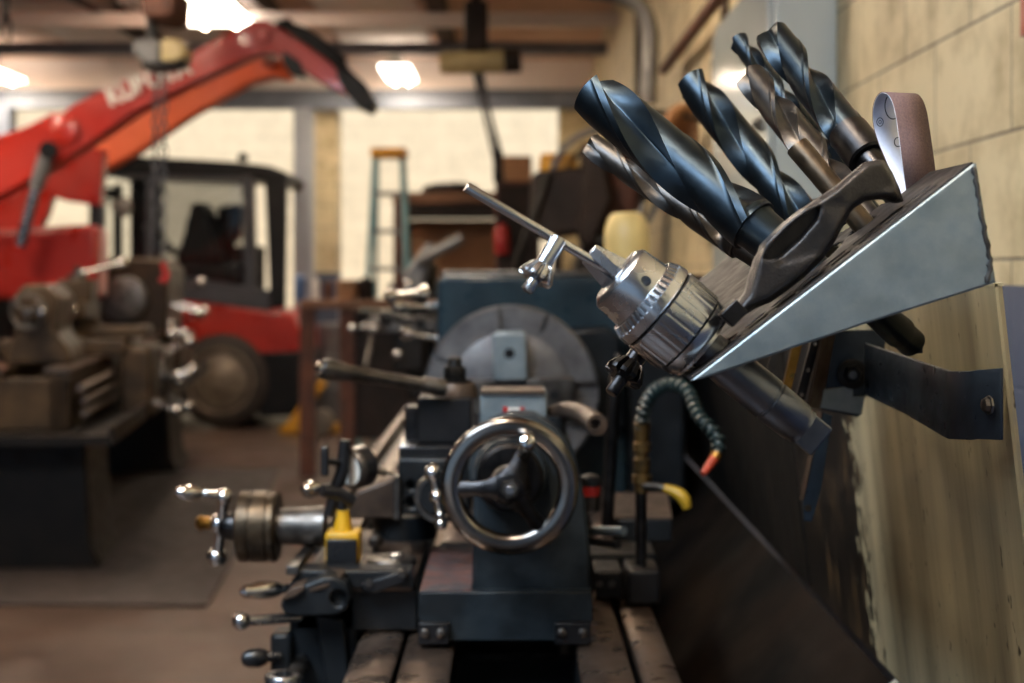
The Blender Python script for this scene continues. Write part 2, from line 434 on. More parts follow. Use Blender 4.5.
# roof timbers
for x in (-5.2, -3.0, -1.85, -.55):
    struct('rafter_beam', MB().bx(x - .06, x + .06, 2.0, 13.5, ZC - .16, ZC), M['rafter_wood'])
for y, c in ((10.35, 'beam_pale'), (11.7, 'beam_paint'), (8.6, 'beam_paint')):
    struct('ceiling_beam', MB().bx(-9, XR, y - .04, y + .04, ZC - .26, ZC - .16), M[c])
# ---------------------------------------------------------------- strip lights
dm('tube_glow', (255, 255, 255), None, 5, rough=.6, emit=(255, 226, 190), estr=70.0)
def strip_light(x, y, w, l, label, visible=True):
    t = thing('ceiling_light', label, 'ceiling light', (x, y, ZC - .3), 'strip lights under the roof')
    z = ZC - .16
    MB().prism([(x - w * .14, y - l / 2, z), (x - w * .2, y - l / 2, z - .08), (x + w * .2, y - l / 2, z - .08), (x + w * .14, y - l / 2, z)], (0, l, 0)).build('housing', M['fixture'], t)
    MB().bx(x - w / 2, x + w / 2, y - l / 2 + .02, y + l / 2 - .02, z - .1, z - .079).build('diffuser', M['lamp_glow'], t)
    for s in (-1, 1):
        MB().cyl((x + s * w * .25, y - l * .46, z - .118), (x + s * w * .25, y + l * .46, z - .118), .013, seg=12).build('tube', M['tube_glow'], t)
        MB().cyl((x, y + s * l * .35, z), (x, y + s * l * .35, ZC), .008, seg=8).build('hanger', M['dull_steel'], t)
    la = bpy.data.lights.new('strip_lamp', 'AREA'); la.shape = 'RECTANGLE'; la.size = w; la.size_y = l
    la.energy = LAMP_W; la.color = (1.0, .86, .70)
    o = bpy.data.objects.new('strip_lamp', la); COL.objects.link(o); o.location = (x, y, z - .135)
    return t
LAMP_W = 16
strip_light(-2.10, 9.75, .46, 1.15, 'bright strip light above the bend of the raised loader arms')
strip_light(-1.03, 12.9, .26, 1.0, 'small bright strip light right of the loader arm tip')
strip_light(-4.78, 12.9, .40, 1.0, 'bright strip light at the left edge, beyond the hanging chain')
# unseen strips: row carried on, others added to brighten loader arms and near wall
for x, y in ((-2.15, 5.6), (-.3, .6), (-.5, 4.6), (-3.5, 7.0), (-5.2, 5.6)):
    strip_light(x, y, .34, 1.2, 'unseen strip light under the roof over the near machines')
# unseen glowing panel added under the roof for cool light from up left
RLX, RLY, RLW, RLL = -1.5, -.2, 1.3, 2.2
dm('added_glow', (255, 255, 255), None, 5, rough=.6, emit=(196, 222, 255), estr=3.0)
struct('added_roof_panel_1', MB().bx(RLX - RLW / 2, RLX + RLW / 2, RLY - RLL / 2, RLY + RLL / 2, ZC - .02, ZC - .004), M['added_glow'])
la = bpy.data.lights.new('added_cool_fill', 'AREA'); la.shape = 'RECTANGLE'; la.size = RLW; la.size_y = RLL; la.energy = 200; la.color = (.68, .84, 1.0)
o = bpy.data.objects.new('added_cool_fill', la); COL.objects.link(o); o.location = (RLX, RLY, ZC - .03)
# ---------------------------------------------------------------- sun, sky, camera
su = bpy.data.lights.new('sun', 'SUN'); su.energy = 5.5; su.angle = .02; su.color = (1, .93, .82)
so = bpy.data.objects.new('sun', su); COL.objects.link(so)
so.rotation_euler = V((.28, .80, -.92)).to_track_quat('-Z', 'Y').to_euler()
w = bpy.data.worlds.new('sky'); SC.world = w; w.use_nodes = True
bg = w.node_tree.nodes['Background']; bg.inputs['Color'].default_value = (.50, .72, 1.0, 1); bg.inputs['Strength'].default_value = .6
cam = bpy.data.cameras.new('camera'); co = bpy.data.objects.new('camera', cam); COL.objects.link(co); SC.camera = co
co.location = (0, 0, CZ); co.rotation_euler = (PI / 2, 0, 0)
cam.sensor_width = 36; cam.lens = FPX / 1024 * 36
cam.shift_y = (HY - 341.5) / 1024.0
cam.clip_start = .05
cam.dof.use_dof = True; cam.dof.focus_distance = 1.17; cam.dof.aperture_fstop = 5.4; cam.dof.aperture_blades = 0
vs = SC.view_settings; vs.view_transform = 'Standard'; vs.look = 'None'; vs.gamma = 1; vs.use_curve_mapping = False
vs.exposure = 0.0
SC.cycles.use_denoising = True; SC.cycles.max_bounces = 8; SC.cycles.sample_clamp_indirect = 6
# ================================================================ SPLASH GUARD
gx_top, gz_top, gx_bot, gz_bot = .424, 1.378, .48, .88
def guard_pt(y, z):
    k = (gz_top - z) / (gz_top - gz_bot)
    return V((gx_top + (gx_bot - gx_top) * k, y, z))
guard = thing('splash_guard', 'tall oil-streaked cream sheet metal guard standing along the back of the lathe', 'splash guard', (.46, 2.5, .88))
def sheet(y0, y1, z0, z1, t=.003):
    a, b, c, d = guard_pt(y0, z0), guard_pt(y1, z0), guard_pt(y1, z1), guard_pt(y0, z1)
    return MB().prism([a, b, c, d], (t, 0, 0))
sheet(1.25, 2.30, gz_bot, gz_top).build('near_panel', M['guard'], guard)
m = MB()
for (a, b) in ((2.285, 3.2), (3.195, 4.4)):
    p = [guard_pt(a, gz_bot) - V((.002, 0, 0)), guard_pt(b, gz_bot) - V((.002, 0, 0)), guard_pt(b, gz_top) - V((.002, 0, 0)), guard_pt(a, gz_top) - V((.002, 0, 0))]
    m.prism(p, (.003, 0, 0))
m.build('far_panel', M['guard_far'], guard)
# folded top lip and its stiffener
MB().prism([guard_pt(1.25, gz_top), guard_pt(4.4, gz_top), guard_pt(4.4, gz_top) + V((.008, 0, .001)), guard_pt(1.25, gz_top) + V((.008, 0, .001))], (0, 0, -.003)).build('top_lip', M['guard'], guard)
MB().prism([guard_pt(1.25, gz_bot) + V((.003, 0, 0)), guard_pt(1.25, gz_top) + V((.003, 0, 0)), guard_pt(1.25, gz_top) + V((.008, .004, 0)), guard_pt(1.25, gz_bot) + V((.008, .004, 0))], (0, .003, 0)).build('end_flange', M['guard'], guard)

# ================================================================ TOOL RACK
RA = P(690, 380, 1.0); RB = P(973, 163, 1.0); RC = P(993, 283, 1.0)
ru = (RB - RA).normalized(); RLEN = (RB - RA).length
rn = V((-ru.z, 0, ru.x)); RY = 1.60
rack = thing('tool_rack', 'folded grey sheet steel tool rack tilted on the splash guard, full of drills', 'tool rack', (RA + RB) / 2 + V((0, .3, -.03)))
def on_rack(px, py):
    """distance at which the rack top shows at this pixel"""
    nx, ny = -.6085, -.7935
    o = lambda x, y: (x - 690) * nx + (y - 380) * ny
    return 1.0 / (1 - o(px, py) / o(CX, HY))
# top plate with round sockets and rows of slots punched through
holes = []          # (s, y, radius)
slots = []          # (s0, s1, y0, y1)
for k in range(8):
    slots.append((.030 + k * .025, .050 + k * .025, 1.014, 1.021))
    slots.append((.030 + k * .025, .050 + k * .025, 1.030, 1.037))
def rack_local(p):
    return ((V(p) - RA).dot(ru), p[1])
def punched(hlist, slist):
    m = MB(); cs = .0035; ns = int(RLEN / cs); ny = int((RY - 1.0) / cs); ds = RLEN / ns; dy = (RY - 1.0) / ny
    grid = {}
    def vtx(i, j):
        if (i, j) not in grid: grid[(i, j)] = m.bm.verts.new(RA + ru * (i * ds) + V((0, j * dy, 0)))
        return grid[(i, j)]
    for i in range(ns):
        for j in range(ny):
            s_, y_ = (i + .5) * ds, 1.0 + (j + .5) * dy
            if any((s_ - a) ** 2 + (y_ - b) ** 2 < r * r for a, b, r in hlist): continue
            if any(a < s_ < b and c < y_ < d for a, b, c, d in slist): continue
            m.bm.faces.new((vtx(i, j), vtx(i + 1, j), vtx(i + 1, j + 1), vtx(i, j + 1)))
    return m

TOOLS = []          # (point where the shank crosses the plate, clearance radius)
def cross_plate(p, a):
    """where the line p + k a meets the rack top"""
    k = (RA - p).dot(rn) / a.dot(rn)
    return p + a * k

# ---------------------------------------------------------------- twist drills
def drill(label, tip, low, d_tip, d_low, dia_px, phase, below, metal='black_oxide', neck=None, shank_r=None, pitch=25, collar=None):
    p0 = P(tip[0], tip[1], d_tip); p1 = P(low[0], low[1], d_low)
    a = (p1 - p0).normalized(); R = dia_px / 2 * S((d_tip + d_low) / 2)
    hit = cross_plate(p0, a); L = (hit - p0).length
    fl = (p1 - p0).length                                # fluted length
    t = thing('twist_drill', label, 'drill bit', tuple(hit), 'twist drills in the tool rack')
    e1, e2, ax = frame(a)
    k = math.tan(math.radians(pitch)) / R
    n = 72; m = MB(); rings = []
    def rad(f, e):
        f = f % PI
        if f < .10 * PI: return R
        if f < .56 * PI: return R * .955
        g = (f - .56 * PI) / (.44 * PI)
        return R * (.955 - e * .70 * math.sin(PI * g) ** .75)
    steps = max(24, int(fl / (R * .12)))
    apex = m.bm.verts.new(p0)
    for i in range(steps + 1):
        q = i / steps
        ring = []
        e = min(1, (1 - q) * 7) if i else 1
        for j in range(n):
            f = 2 * PI * j / n; r = rad(f, e)
            tt = .50 * r if i == 0 else .53 * R + (fl - .53 * R) * (i - .4) / (steps - .4)
            th = f + phase + k * (tt if i else .50 * R)
            ring.append(m.bm.verts.new(p0 + ax * tt + (e1 * math.cos(th) + e2 * math.sin(th)) * r))
        rings.append(ring)
    for j in range(n): m.bm.faces.new((apex, rings[0][(j + 1) % n], rings[0][j]))
    for A, B in zip(rings, rings[1:]):
        for j in range(n): m.bm.faces.new((A[j], A[(j + 1) % n], B[(j + 1) % n], B[j]))
    m.bm.faces.new(rings[-1])
    m.build('flutes', M[metal], t, smooth=32)
    sr = shank_r or R * .80
    s0 = fl - R * .3
    prof = [(0, R * .90), (R * .25, R * .86), (R * .5, sr)]
    end = max(L + below, s0 + R) - s0
    prof += [(end - R * .9, sr * .86), (end - R * .86, sr * .70), (end, sr * .62)]
    MB().rev(p0 + a * s0, a, prof, 40).build('shank', M['dark_steel' if collar else metal], t)
    if collar:
        c0, cl, cr = collar
        MB().rev(p0 + a * (fl + c0), a, [(0, cr * .9), (cr * .08, cr), (cl - cr * .1, cr), (cl, cr * .9)], 40).build('collar', M['dark_steel'], t)
    TOOLS.append((hit, max(sr, R * .8, (collar[2] if collar else 0)) * 1.6 / max(.3, abs(a.dot(rn)))))
    return t
drill('largest twist drill, thick blue-black bit with the wide cone point', (585, 87), (754, 226), 1.21, 1.12, 57, 2.0, .05)
drill('slim twist drill with a bright ground point tucked under the largest drill', (588, 143), (740, 246), 1.36, 1.25, 28, .4, .05, 'black_oxide_worn')
drill('medium blue-black twist drill standing alone between the largest drill and the far cluster', (687, 77), (818, 238), 1.48, 1.36, 40, 1.4, .04)
drill('thin dark twist drill whose bright point is the farthest left of the upper cluster', (736, 38), (842, 172), 1.47, 1.34, 22, .9, .04)
drill('thick dark twist drill with a round steel collar below its flutes, in the upper cluster', (769, 32), (850, 135), 1.37, 1.255, 38, 2.9, .07, 'black_oxide', shank_r=.0130, collar=(-.004, .040, .0185))
drill('worn brownish twist drill in front of the other bits of the upper cluster', (748, 74), (852, 200), 1.32, 1.17, 35, .2, .05, 'black_oxide_worn')
# plain taper sleeve standing among the drills
p0 = P(796, 145, 1.11); p1 = P(834, 190, 1.10); a = (p1 - p0).normalized(); hit = cross_plate(p0, a)
t = thing('taper_sleeve', 'short plain brown steel sleeve standing in front of the upper drill cluster', 'sleeve', tuple(hit))
L = (hit - p0).length
MB().ring(p0, a, [(0, .0055), (0, .0085), (.0015, .0095), (L + .03, .0088), (L + .03, .0055)], 32).build('barrel', M['bronze_steel'], t)
MB().rev(p0, a, [(.012, .0056), (L, .0056)], 20).build('bore_plug', M['black_iron'], t)
TOOLS.append((hit, .0125))

# ---------------------------------------------------------------- drill chuck on its taper shank
ca = V((.775, .03, -.632)).normalized()
cc = P(662, 312, 1.035)
u1 = S(1.035)
chit = cross_plate(cc, ca)
chuck = thing('drill_chuck', 'shiny steel drill chuck with toothed sleeve and taper shank, at the rack tip', 'drill chuck', tuple(chit))
def at_c(t): return cc + ca * (t * u1)
fr1, fr2, _ = frame(ca)
body = MB().rev(at_c(-60), ca, [(0, 29 * u1), (1 * u1, 31 * u1), (5 * u1, 36 * u1), (7 * u1, 37 * u1), (34 * u1, 39 * u1), (36 * u1, 41 * u1), (112 * u1, 40 * u1)], 64).build('body', M['polished_steel'], chuck)
kh = MB()
for i in range(3):
    d0_ = V((.632, 0, .775)) * .31 + V((0, -.95, 0)); th = math.atan2(d0_.dot(fr2), d0_.dot(fr1)) + 2 * PI * i / 3
    d = fr1 * math.cos(th) + fr2 * math.sin(th)
    kh.cyl(at_c(-36) + d * 26 * u1, at_c(-36) + d * 44 * u1, 5.4 * u1, seg=20)
cut(body, kh)
nt_ = 42
def tooth(r, dep):
    return lambda th: r - (dep if (th * nt_ / (2 * PI)) % 1 > .52 else 0)
sl = MB().rev(at_c(-26), ca, [(4 * u1, 40 * u1), (0, tooth(41 * u1, .5 * u1)), (.3 * u1, tooth(43.5 * u1, 2.5 * u1)), (9 * u1, tooth(47.2 * u1, 4.5 * u1)), (9.6 * u1, 47.4 * u1), (19 * u1, 48 * u1), (20 * u1, 47 * u1)], nt_ * 6, cap=False)
sl.build('toothed_sleeve', M['polished_steel'], chuck, smooth=25)
MB().rev(at_c(-6.2), ca, [(0, 45.5 * u1), (2.6 * u1, 45.5 * u1)], 64, cap=False).build('sleeve_groove', M['black_iron'], chuck)
nk = 26
def flut(r, dep):
    return lambda th: r - dep * max(0, math.cos(th * nk)) ** 3
MB().rev(at_c(-4), ca, [(0, 46 * u1), (1 * u1, 48 * u1), (2.5 * u1, flut(48 * u1, .8 * u1)), (36 * u1, flut(47 * u1, .8 * u1)), (37 * u1, 46.5 * u1), (38 * u1, 44.5 * u1)], nk * 12, cap=False).build('knurled_sleeve', M['turned_steel'], chuck, smooth=30)
MB().rev(at_c(34), ca, [(0, 42 * u1), (1.5 * u1, 44.5 * u1), (12 * u1, 43 * u1), (17 * u1, 38 * u1), (20 * u1, 30 * u1)], 64).build('back_collar', M['polished_steel'], chuck)
MB().rev(at_c(52), ca, [(0, 19 * u1), (40 * u1, 22 * u1), (86 * u1, 22.5 * u1), (87 * u1, 21 * u1), (89 * u1, 21 * u1), (90 * u1, 22 * u1), (124 * u1, 21 * u1), (126 * u1, 19.5 * u1), (132 * u1, 19.5 * u1)], 48).build('taper_shank', M['shank_steel'], chuck)
tg = MB(); te = at_c(183); rt = Matrix((fr1, fr2, ca)).transposed()
tg.box(te + ca * 6 * u1, (14 * u1, 35 * u1, 36 * u1), rt)
tg.build('tang', M['shank_steel'], chuck, bevel=.0015)
TOOLS.append((chit, 25 * u1))
# three jaws close on the key's handle bar
rod_a = P(466, 187, 1.0); rod_b = at_c(-58)
rd = (rod_b - rod_a).normalized()
j1, j2, _ = frame(ca)
for i in range(3):
    th = -1.1 + 2 * PI * i / 3
    d = j1 * math.cos(th) + j2 * math.sin(th); sd = ca.cross(d)
    jm = MB(); r0, r1, r2 = 4.6 * u1, 11 * u1, 20 * u1
    wj = 6.5 * u1
    A = [at_c(-94) + d * r0 + sd * wj * .55, at_c(-94) + d * r1 + sd * wj * .6, at_c(-55) + d * r2 + sd * wj, at_c(-55) + d * r0 + sd * wj]
    jm.prism(A, -sd * wj * 1.75)
    jm.build('jaw', M['turned_steel'], chuck, bevel=.0007)
# ---------------------------------------------------------------- chuck keys
def chuck_key(name, label, hub_top, hub_bot, d0, d1, metal, bar=None, grp='chuck keys', sc=8.6):
    A = P(hub_top[0], hub_top[1], d0); B = P(hub_bot[0], hub_bot[1], d1); a = (B - A).normalized(); Lh = (B - A).length; r = sc * S(d0)
    t = thing(name, label, 'chuck key', tuple(B), grp)
    MB().rev(A, a, [(0, r * .9), (r * .15, r * 1.06), (Lh * .66, r), (Lh * .7, r * .9)], 32).build('hub', M[metal], t)
    nT = 11
    def tt(R, dd): return lambda th: R - (dd if (th * nT / (2 * PI)) % 1 > .5 else 0)
    MB().rev(A + a * Lh * .52, a, [(0, tt(r * 1.3, r * .25)), (r * .25, tt(r * 1.55, r * .55)), (r * 1.5, tt(r * 2.15, r * .8)), (r * 1.9, tt(r * 2.1, r * .8)), (r * 2.1, r * 1.2)], nT * 6).build('pinion', M[metal], t, smooth=20)
    MB().rev(A + a * (Lh * .52 + r * 1.9), a, [(0, r * .72), (Lh * .48 - r * 1.9, r * .72), (Lh * .48 - r * 1.7, r * .6)], 20).build('pilot', M[metal], t)
    if bar:
        b = MB().rev(bar[0], bar[1] - bar[0], [(0, bar[2] * .8), (bar[2] * .3, bar[2]), ((bar[1] - bar[0]).length, bar[2])], 24)
        b.build('handle_bar', M['polished_steel'], t)
    return t
chuck_key('chuck_key', 'bright chuck key with its long handle bar held in the jaws of the drill chuck', (559, 239), (528, 290), 1.006, .994, 'polished_steel', bar=(rod_a, rod_b + rd * .012, 5.2 * S(1.0)))
chuck_key('chuck_key', 'blackened chuck key hanging under the drill chuck, only its toothed end showing', (654, 332), (612, 392), 1.10, 1.08, 'dark_steel', sc=9.6)

# ---------------------------------------------------------------- cast handle lying on the rack
def hp(x, y, d=1.045): return P(x, y, d)
hw = thing('cast_handle', 'dark cast iron wrench with an oval loop, lying along the front of the rack', 'wrench', tuple(P(800, 262, 1.03)))
outer_px = [(746, 292), (750, 276), (756, 257), (770, 238), (790, 218), (817, 199), (837, 186), (857, 169), (867, 161), (884, 159), (893, 171), (900, 187), (905, 202), (896, 203), (884, 199), (866, 201), (853, 210), (844, 226), (835, 243), (823, 260), (806, 277), (788, 291), (771, 303), (757, 308), (748, 314), (740, 318), (732, 311)]
hole_px = [(762, 265), (768, 246), (788, 226), (808, 210), (820, 206), (816, 219), (800, 238), (780, 256), (767, 266)]
DH = 1.001; m = MB()
def grow(poly, k):
    """move a closed outline k px along its own normals"""
    n = len(poly); out = []
    ar = sum(poly[q][0] * poly[(q + 1) % n][1] - poly[(q + 1) % n][0] * poly[q][1] for q in range(n)); sg = 1 if ar > 0 else -1
    for q in range(n):
        (x0, y0), (x1, y1) = poly[q - 1], poly[(q + 1) % n]; tx, ty = x1 - x0, y1 - y0; l = math.hypot(tx, ty) or 1
        out.append((poly[q][0] + sg * k * ty / l, poly[q][1] - sg * k * tx / l))
    return out
for k, ya, yb in ((0, .009, .020), (2.6, .0055, .0235), (4.6, .0028, .0262), (6.6, .0008, .0282)):
    es_ = []; bm_ = bmesh.new()
    for ring_ in (grow(outer_px, -k), grow(hole_px, k * .45)):
        vs_ = [bm_.verts.new(hp(x, y, DH + ya + .02 * max(0, (x - 840) / 65))) for x, y in ring_]
        es_ += [bm_.edges.new((vs_[q], vs_[(q + 1) % len(vs_)])) for q in range(len(vs_))]
    bmesh.ops.triangle_fill(bm_, edges=es_, use_beauty=True)
    ex = bmesh.ops.extrude_face_region(bm_, geom=list(bm_.faces))
    bmesh.ops.translate(bm_, verts=[v for v in ex['geom'] if isinstance(v, bmesh.types.BMVert)], vec=(0, yb - ya, 0))
    bmesh.ops.recalc_face_normals(bm_, faces=bm_.faces)
    tmp = bpy.data.meshes.new('tmp'); bm_.to_mesh(tmp); bm_.free(); m.bm.from_mesh(tmp); bpy.data.meshes.remove(tmp)
m.build('loop_casting', M['cast_handle'], hw, remesh=.0013)
hw.children[0].modifiers['smooth'].iterations = 14
web = MB(); web.prism([hp(x, y, DH + .012) for x, y in [(758, 270), (764, 243), (788, 222), (808, 206), (824, 202), (820, 222), (802, 241), (782, 260), (767, 271)]], (0, .004, 0))
web.build('loop_web', M['cast_handle'], hw)
sq = MB(); dirq = (hp(726, 320, 1.005) - hp(738, 308, 1.005)).normalized(); q1, q2, _ = frame(dirq)
sq.box((hp(728, 318, 1.006) + hp(738, 308, 1.006)) / 2, (.0135, .0125, .016), Matrix((q1, q2, dirq)).transposed()); sq.build('square_end', M['dark_steel'], hw, bevel=.001)

# ---------------------------------------------------------------- strip of emery cloth folded into a loop
es = thing('emery_strip', 'folded brown emery cloth strip with white printed backing, standing in the rack top', 'emery cloth', tuple(P(910, 200, 1.2)))
Wv = P(934, 180, 1.135) - P(903, 180, 1.115)
def path(pts, n=5):
    q = [P(*p) for p in pts]
    for _ in range(3):
        r = [q[0]]
        for a, b in zip(q, q[1:]): r += [a * .75 + b * .25, a * .25 + b * .75]
        q = r + [q[-1]]
    return q
outer = path([(909, 214, 1.105), (907, 195, 1.105), (902, 160, 1.095), (898, 128, 1.105), (894, 104, 1.110), (887, 92, 1.120), (878, 93, 1.135), (872, 108, 1.155), (874, 132, 1.165), (888, 165, 1.155), (902, 195, 1.130), (908, 214, 1.115)])
def ribbon(pl, w, off):
    m = MB(); n = len(pl); L_, R_ = [], []
    for i, p in enumerate(pl):
        t = pl[min(i + 1, n - 1)] - pl[max(i - 1, 0)]
        nn = t.cross(w).normalized()
        L_.append(m.bm.verts.new(p + nn * off)); R_.append(m.bm.verts.new(p + nn * off + w))
    for i in range(n - 1): m.bm.faces.new((L_[i], L_[i + 1], R_[i + 1], R_[i]))
    return m
sgn = 1
ribbon(outer, Wv, .0003).build('paper_backing', M['paper'], es, solid=.0004)
ribbon(outer, Wv, -.0003).build('grit_face', M['grit'], es, solid=.0006)
# printed marks on the backing that shows inside the loop
far_d = 1.153
mk = MB()
def mark_ring(x, y, rx, ry, d, w=1.1, a0=0, a1=2 * PI):
    pts = [P(x + rx * math.cos(a0 + (a1 - a0) * i / 22), y + ry * math.sin(a0 + (a1 - a0) * i / 22), d) for i in range(23)]
    mk.tube(pts, w * S(d) * .5, 6)
mark_ring(880, 122, 3.2, 4.2, 1.151, .9); mark_ring(880, 122, 1.2, 1.9, 1.151, .8)
mark_ring(898, 142, 3.6, 4.6, 1.141, 1.1)
mark_ring(893, 106, 8, 13, 1.141, 1.2, PI * .35, PI * 1.25)
mk.build('printed_marks', M['ink'], es)

# ---------------------------------------------------------------- plate, flanges, mounts (after the tools, so every socket is cut)
hl = [(*rack_local(h), r) for h, r in TOOLS]
se = rack_local(P(912, 214, 1.12))[0]; slots.append((se - .012, se + .034, 1.10, 1.155))
s_es = rack_local(P(911, 205, 1.16))
plate = punched(hl, slots).build('top_plate', M['rack_plate'], rack, solid=.002)
tk = .0022
MB().prism([RA - V((.001, 0, .001)), RB, RC, P(866, 323, 1.0), P(700, 379, 1.0)], (0, -.005, 0)).build('near_flange', M['rack_steel'], rack, bevel=.0022, seg=3)
MB().prism([RA + V((0, RY - 1, 0)), RB + V((0, RY - 1, 0)), RC + V((0, RY - 1, 0))], (0, tk, 0)).build('far_flange', M['rack_steel'], rack)
MB().prism([RB, RC, RC + V((0, .09, 0)), RB + V((0, .09, 0))], (.002, 0, 0)).prism([RB + V((0, .5, 0)), RC + V((0, .5, 0)), RC + V((0, RY - 1, 0)), RB + V((0, RY - 1, 0))], (.002, 0, 0)).build('back_flange', M['rack_steel'], rack)
# ragged weld bead up the folded corner
wb = MB(); q = [RB + (RC - RB) * (i / 26) + V((-.0012 + random.uniform(-.0012, .0006) - .004 * (i > 22) * (i - 22) / 4, -.0052, 0)) for i in range(1, 27)]
wb.tube(q, [random.uniform(.0011, .0023) for _ in q], 8); wb.build('weld_bead', M['dull_steel'], rack)
# ================================================================ RACK MOUNTS AND HANGING TOOLS
mount = thing('rack_mount', 'dark steel bracket with a big bolt, joining the tool rack to the splash guard', 'bracket', tuple(P(850, 410, 1.62)))
D = 1.60
b_ = MB().pprism([(836, 330), (888, 330), (884, 352), (866, 366), (866, 398), (856, 400), (862, 414), (858, 417), (820, 409), (822, 384)], D, .004)
b_.build('bolt_plate', M['strap_steel'], mount, bevel=.0008)
MB().prism([P(834, 328, D), P(819, 409, D), P(806, 407, D - .05), P(822, 328, D - .05)], (.003, 0, 0)).build('side_flange', M['brown_iron'], mount)
MB().pprism([(822, 390), (853, 386), (853, 397), (865, 396), (862, 415), (820, 408)], D - .006, .004).build('worn_tab', M['rack_steel'], mount, bevel=.0006)
MB().rev(P(852, 374, D - .003), (0, -1, 0), [(0, 15 * S(D)), (.003, 15 * S(D)), (.004, 13.5 * S(D))], 40).build('washer', M['black_iron'], mount)
m = MB().nut(P(852, 374, D - .007), (0, -1, 0), 9 * S(D), .008); m.build('nut', M['black_iron'], mount)
MB().cyl(P(852, 374, D - .014), P(853, 375, D - .026), 4 * S(D), seg=16).build('bolt_end', M['dull_steel'], mount)

strap = thing('mounting_strap', 'wide bent black steel strap bolted to the near end of the cream splash guard', 'strap', tuple(P(990, 440, 1.24)))
def sp_(px, pyt, pyb, d): return (P(px, pyt, d), P(px, pyb, d))
secs = [sp_(866, 343, 395, 1.585), sp_(905, 356, 413, 1.47), sp_(944, 369, 436, 1.335), sp_(950, 371, 439, 1.31), sp_(972, 371, 440, 1.262), sp_(978, 370, 439, 1.256), sp_(1002, 368, 440, 1.235)]
m = MB(); T = []; B = []
for a, b in secs: T.append(m.bm.verts.new(a)); B.append(m.bm.verts.new(b))
for i in range(len(secs) - 1): m.bm.faces.new((T[i], T[i + 1], B[i + 1], B[i]))
m.build('bent_bar', M['strap_steel'], strap, solid=.004, bevel=.0006)
bc = P(990, 405, 1.239)
MB().rev(bc, (-1, -.12, 0), [(0, .0085), (.002, .0085), (.0025, .007), (.006, .006), (.0072, .004)], 8).build('bolt_head', M['dull_steel'], strap)

hk = thing('flat_bar_tool', 'narrow blue steel bar with a holed end hanging below the rack bracket', 'steel bar', tuple(P(806, 520, 1.58)))
m = MB().pprism([(822, 412), (833, 416), (821, 492), (812, 522), (804, 521), (803, 500)], 1.58, .006)
b = m.build('bar', M['blue_steel'], hk, bevel=.0008)
cut(b, MB().cyl(P(808, 508, 1.55), P(808, 508, 1.62), 3.2 * S(1.58), seg=18))
MB().prism([P(822, 412, 1.578), P(803, 500, 1.578), P(799, 500, 1.60), P(817, 412, 1.60)], (.0015, 0, 0)).build('bent_edge', M['brown_iron'], hk)
# slim tools hanging by the bracket, behind the chuck shank
def hang(name, label, pts, w, d, metal, hole=None, th=.004):
    A = P(pts[0][0], pts[0][1], d); B = P(pts[1][0], pts[1][1], d); a = (B - A).normalized(); s_ = V((a.z, 0, -a.x)) * (w * S(d) / 2)
    m = MB().prism([A - s_, A + s_, B + s_ - a * .002, B + s_ * .5, B - s_ * .5, B - s_ - a * .002], (0, th, 0))
    o = m.build(name, M[metal], bevel=.0005)
    if hole:
        for k in hole: cut(o, MB().cyl(A + (B - A) * k - V((0, .02, 0)), A + (B - A) * k + V((0, .02, 0)), w * .22 * S(d), seg=14))
    return tag(o, label, 'hand tool', 'slim tools hanging under the rack')
hang('steel_rule', 'grey steel rule hanging farthest left under the rack', ((779, 338), (767, 386)), 8, 1.55, 'dull_steel', (.7,))
hang('brass_bar', 'gold coloured brass bar hanging under the rack beside the chuck shank', ((801, 330), (786, 394)), 9, 1.53, 'brass', None, .008)
hang('flat_spanner', 'dark flat spanner with round holes hanging between brass bar and bracket', ((820, 325), (800, 400)), 9, 1.56, 'dark_steel', (.25, .6, .93))
def rod_thing(name, label, a, b, d0, d1, r, metal, cat, group=None):
    A = P(a[0], a[1], d0); B = P(b[0], b[1], d1)
    o = MB().rev(A, B - A, [(0, r * .7), (r * .3, r), ((B - A).length - r * .3, r), ((B - A).length, r * .7)], 24).build(name, M[metal])
    return tag(o, label, cat, group)
rod_thing('drift_pin', 'small blackened drift pin poking out below the chuck shank', (742, 380), (768, 410), 1.14, 1.15, 5 * S(1.1), 'dark_steel', 'pin')
# a fat black taper shank shows under the rack near the guard
k_ = thing('reamer_shank', 'fat black taper shank sticking out under the rack beside the splash guard', 'reamer', tuple(P(905, 340, 1.36)))
A = P(858, 296, 1.30); B = P(913, 344, 1.36)
MB().rev(A, B - A, [(0, 14 * S(1.3)), ((B - A).length * .75, 17 * S(1.3)), ((B - A).length * .78, 15 * S(1.3)), ((B - A).length * .98, 15 * S(1.3)), ((B - A).length, 12 * S(1.3))], 32).build('shank', M['black_oxide'], k_)
MB().box(B + (B - A).normalized() * .004, (.012, .012, .014)).build('tang', M['black_oxide'], k_, bevel=.001)

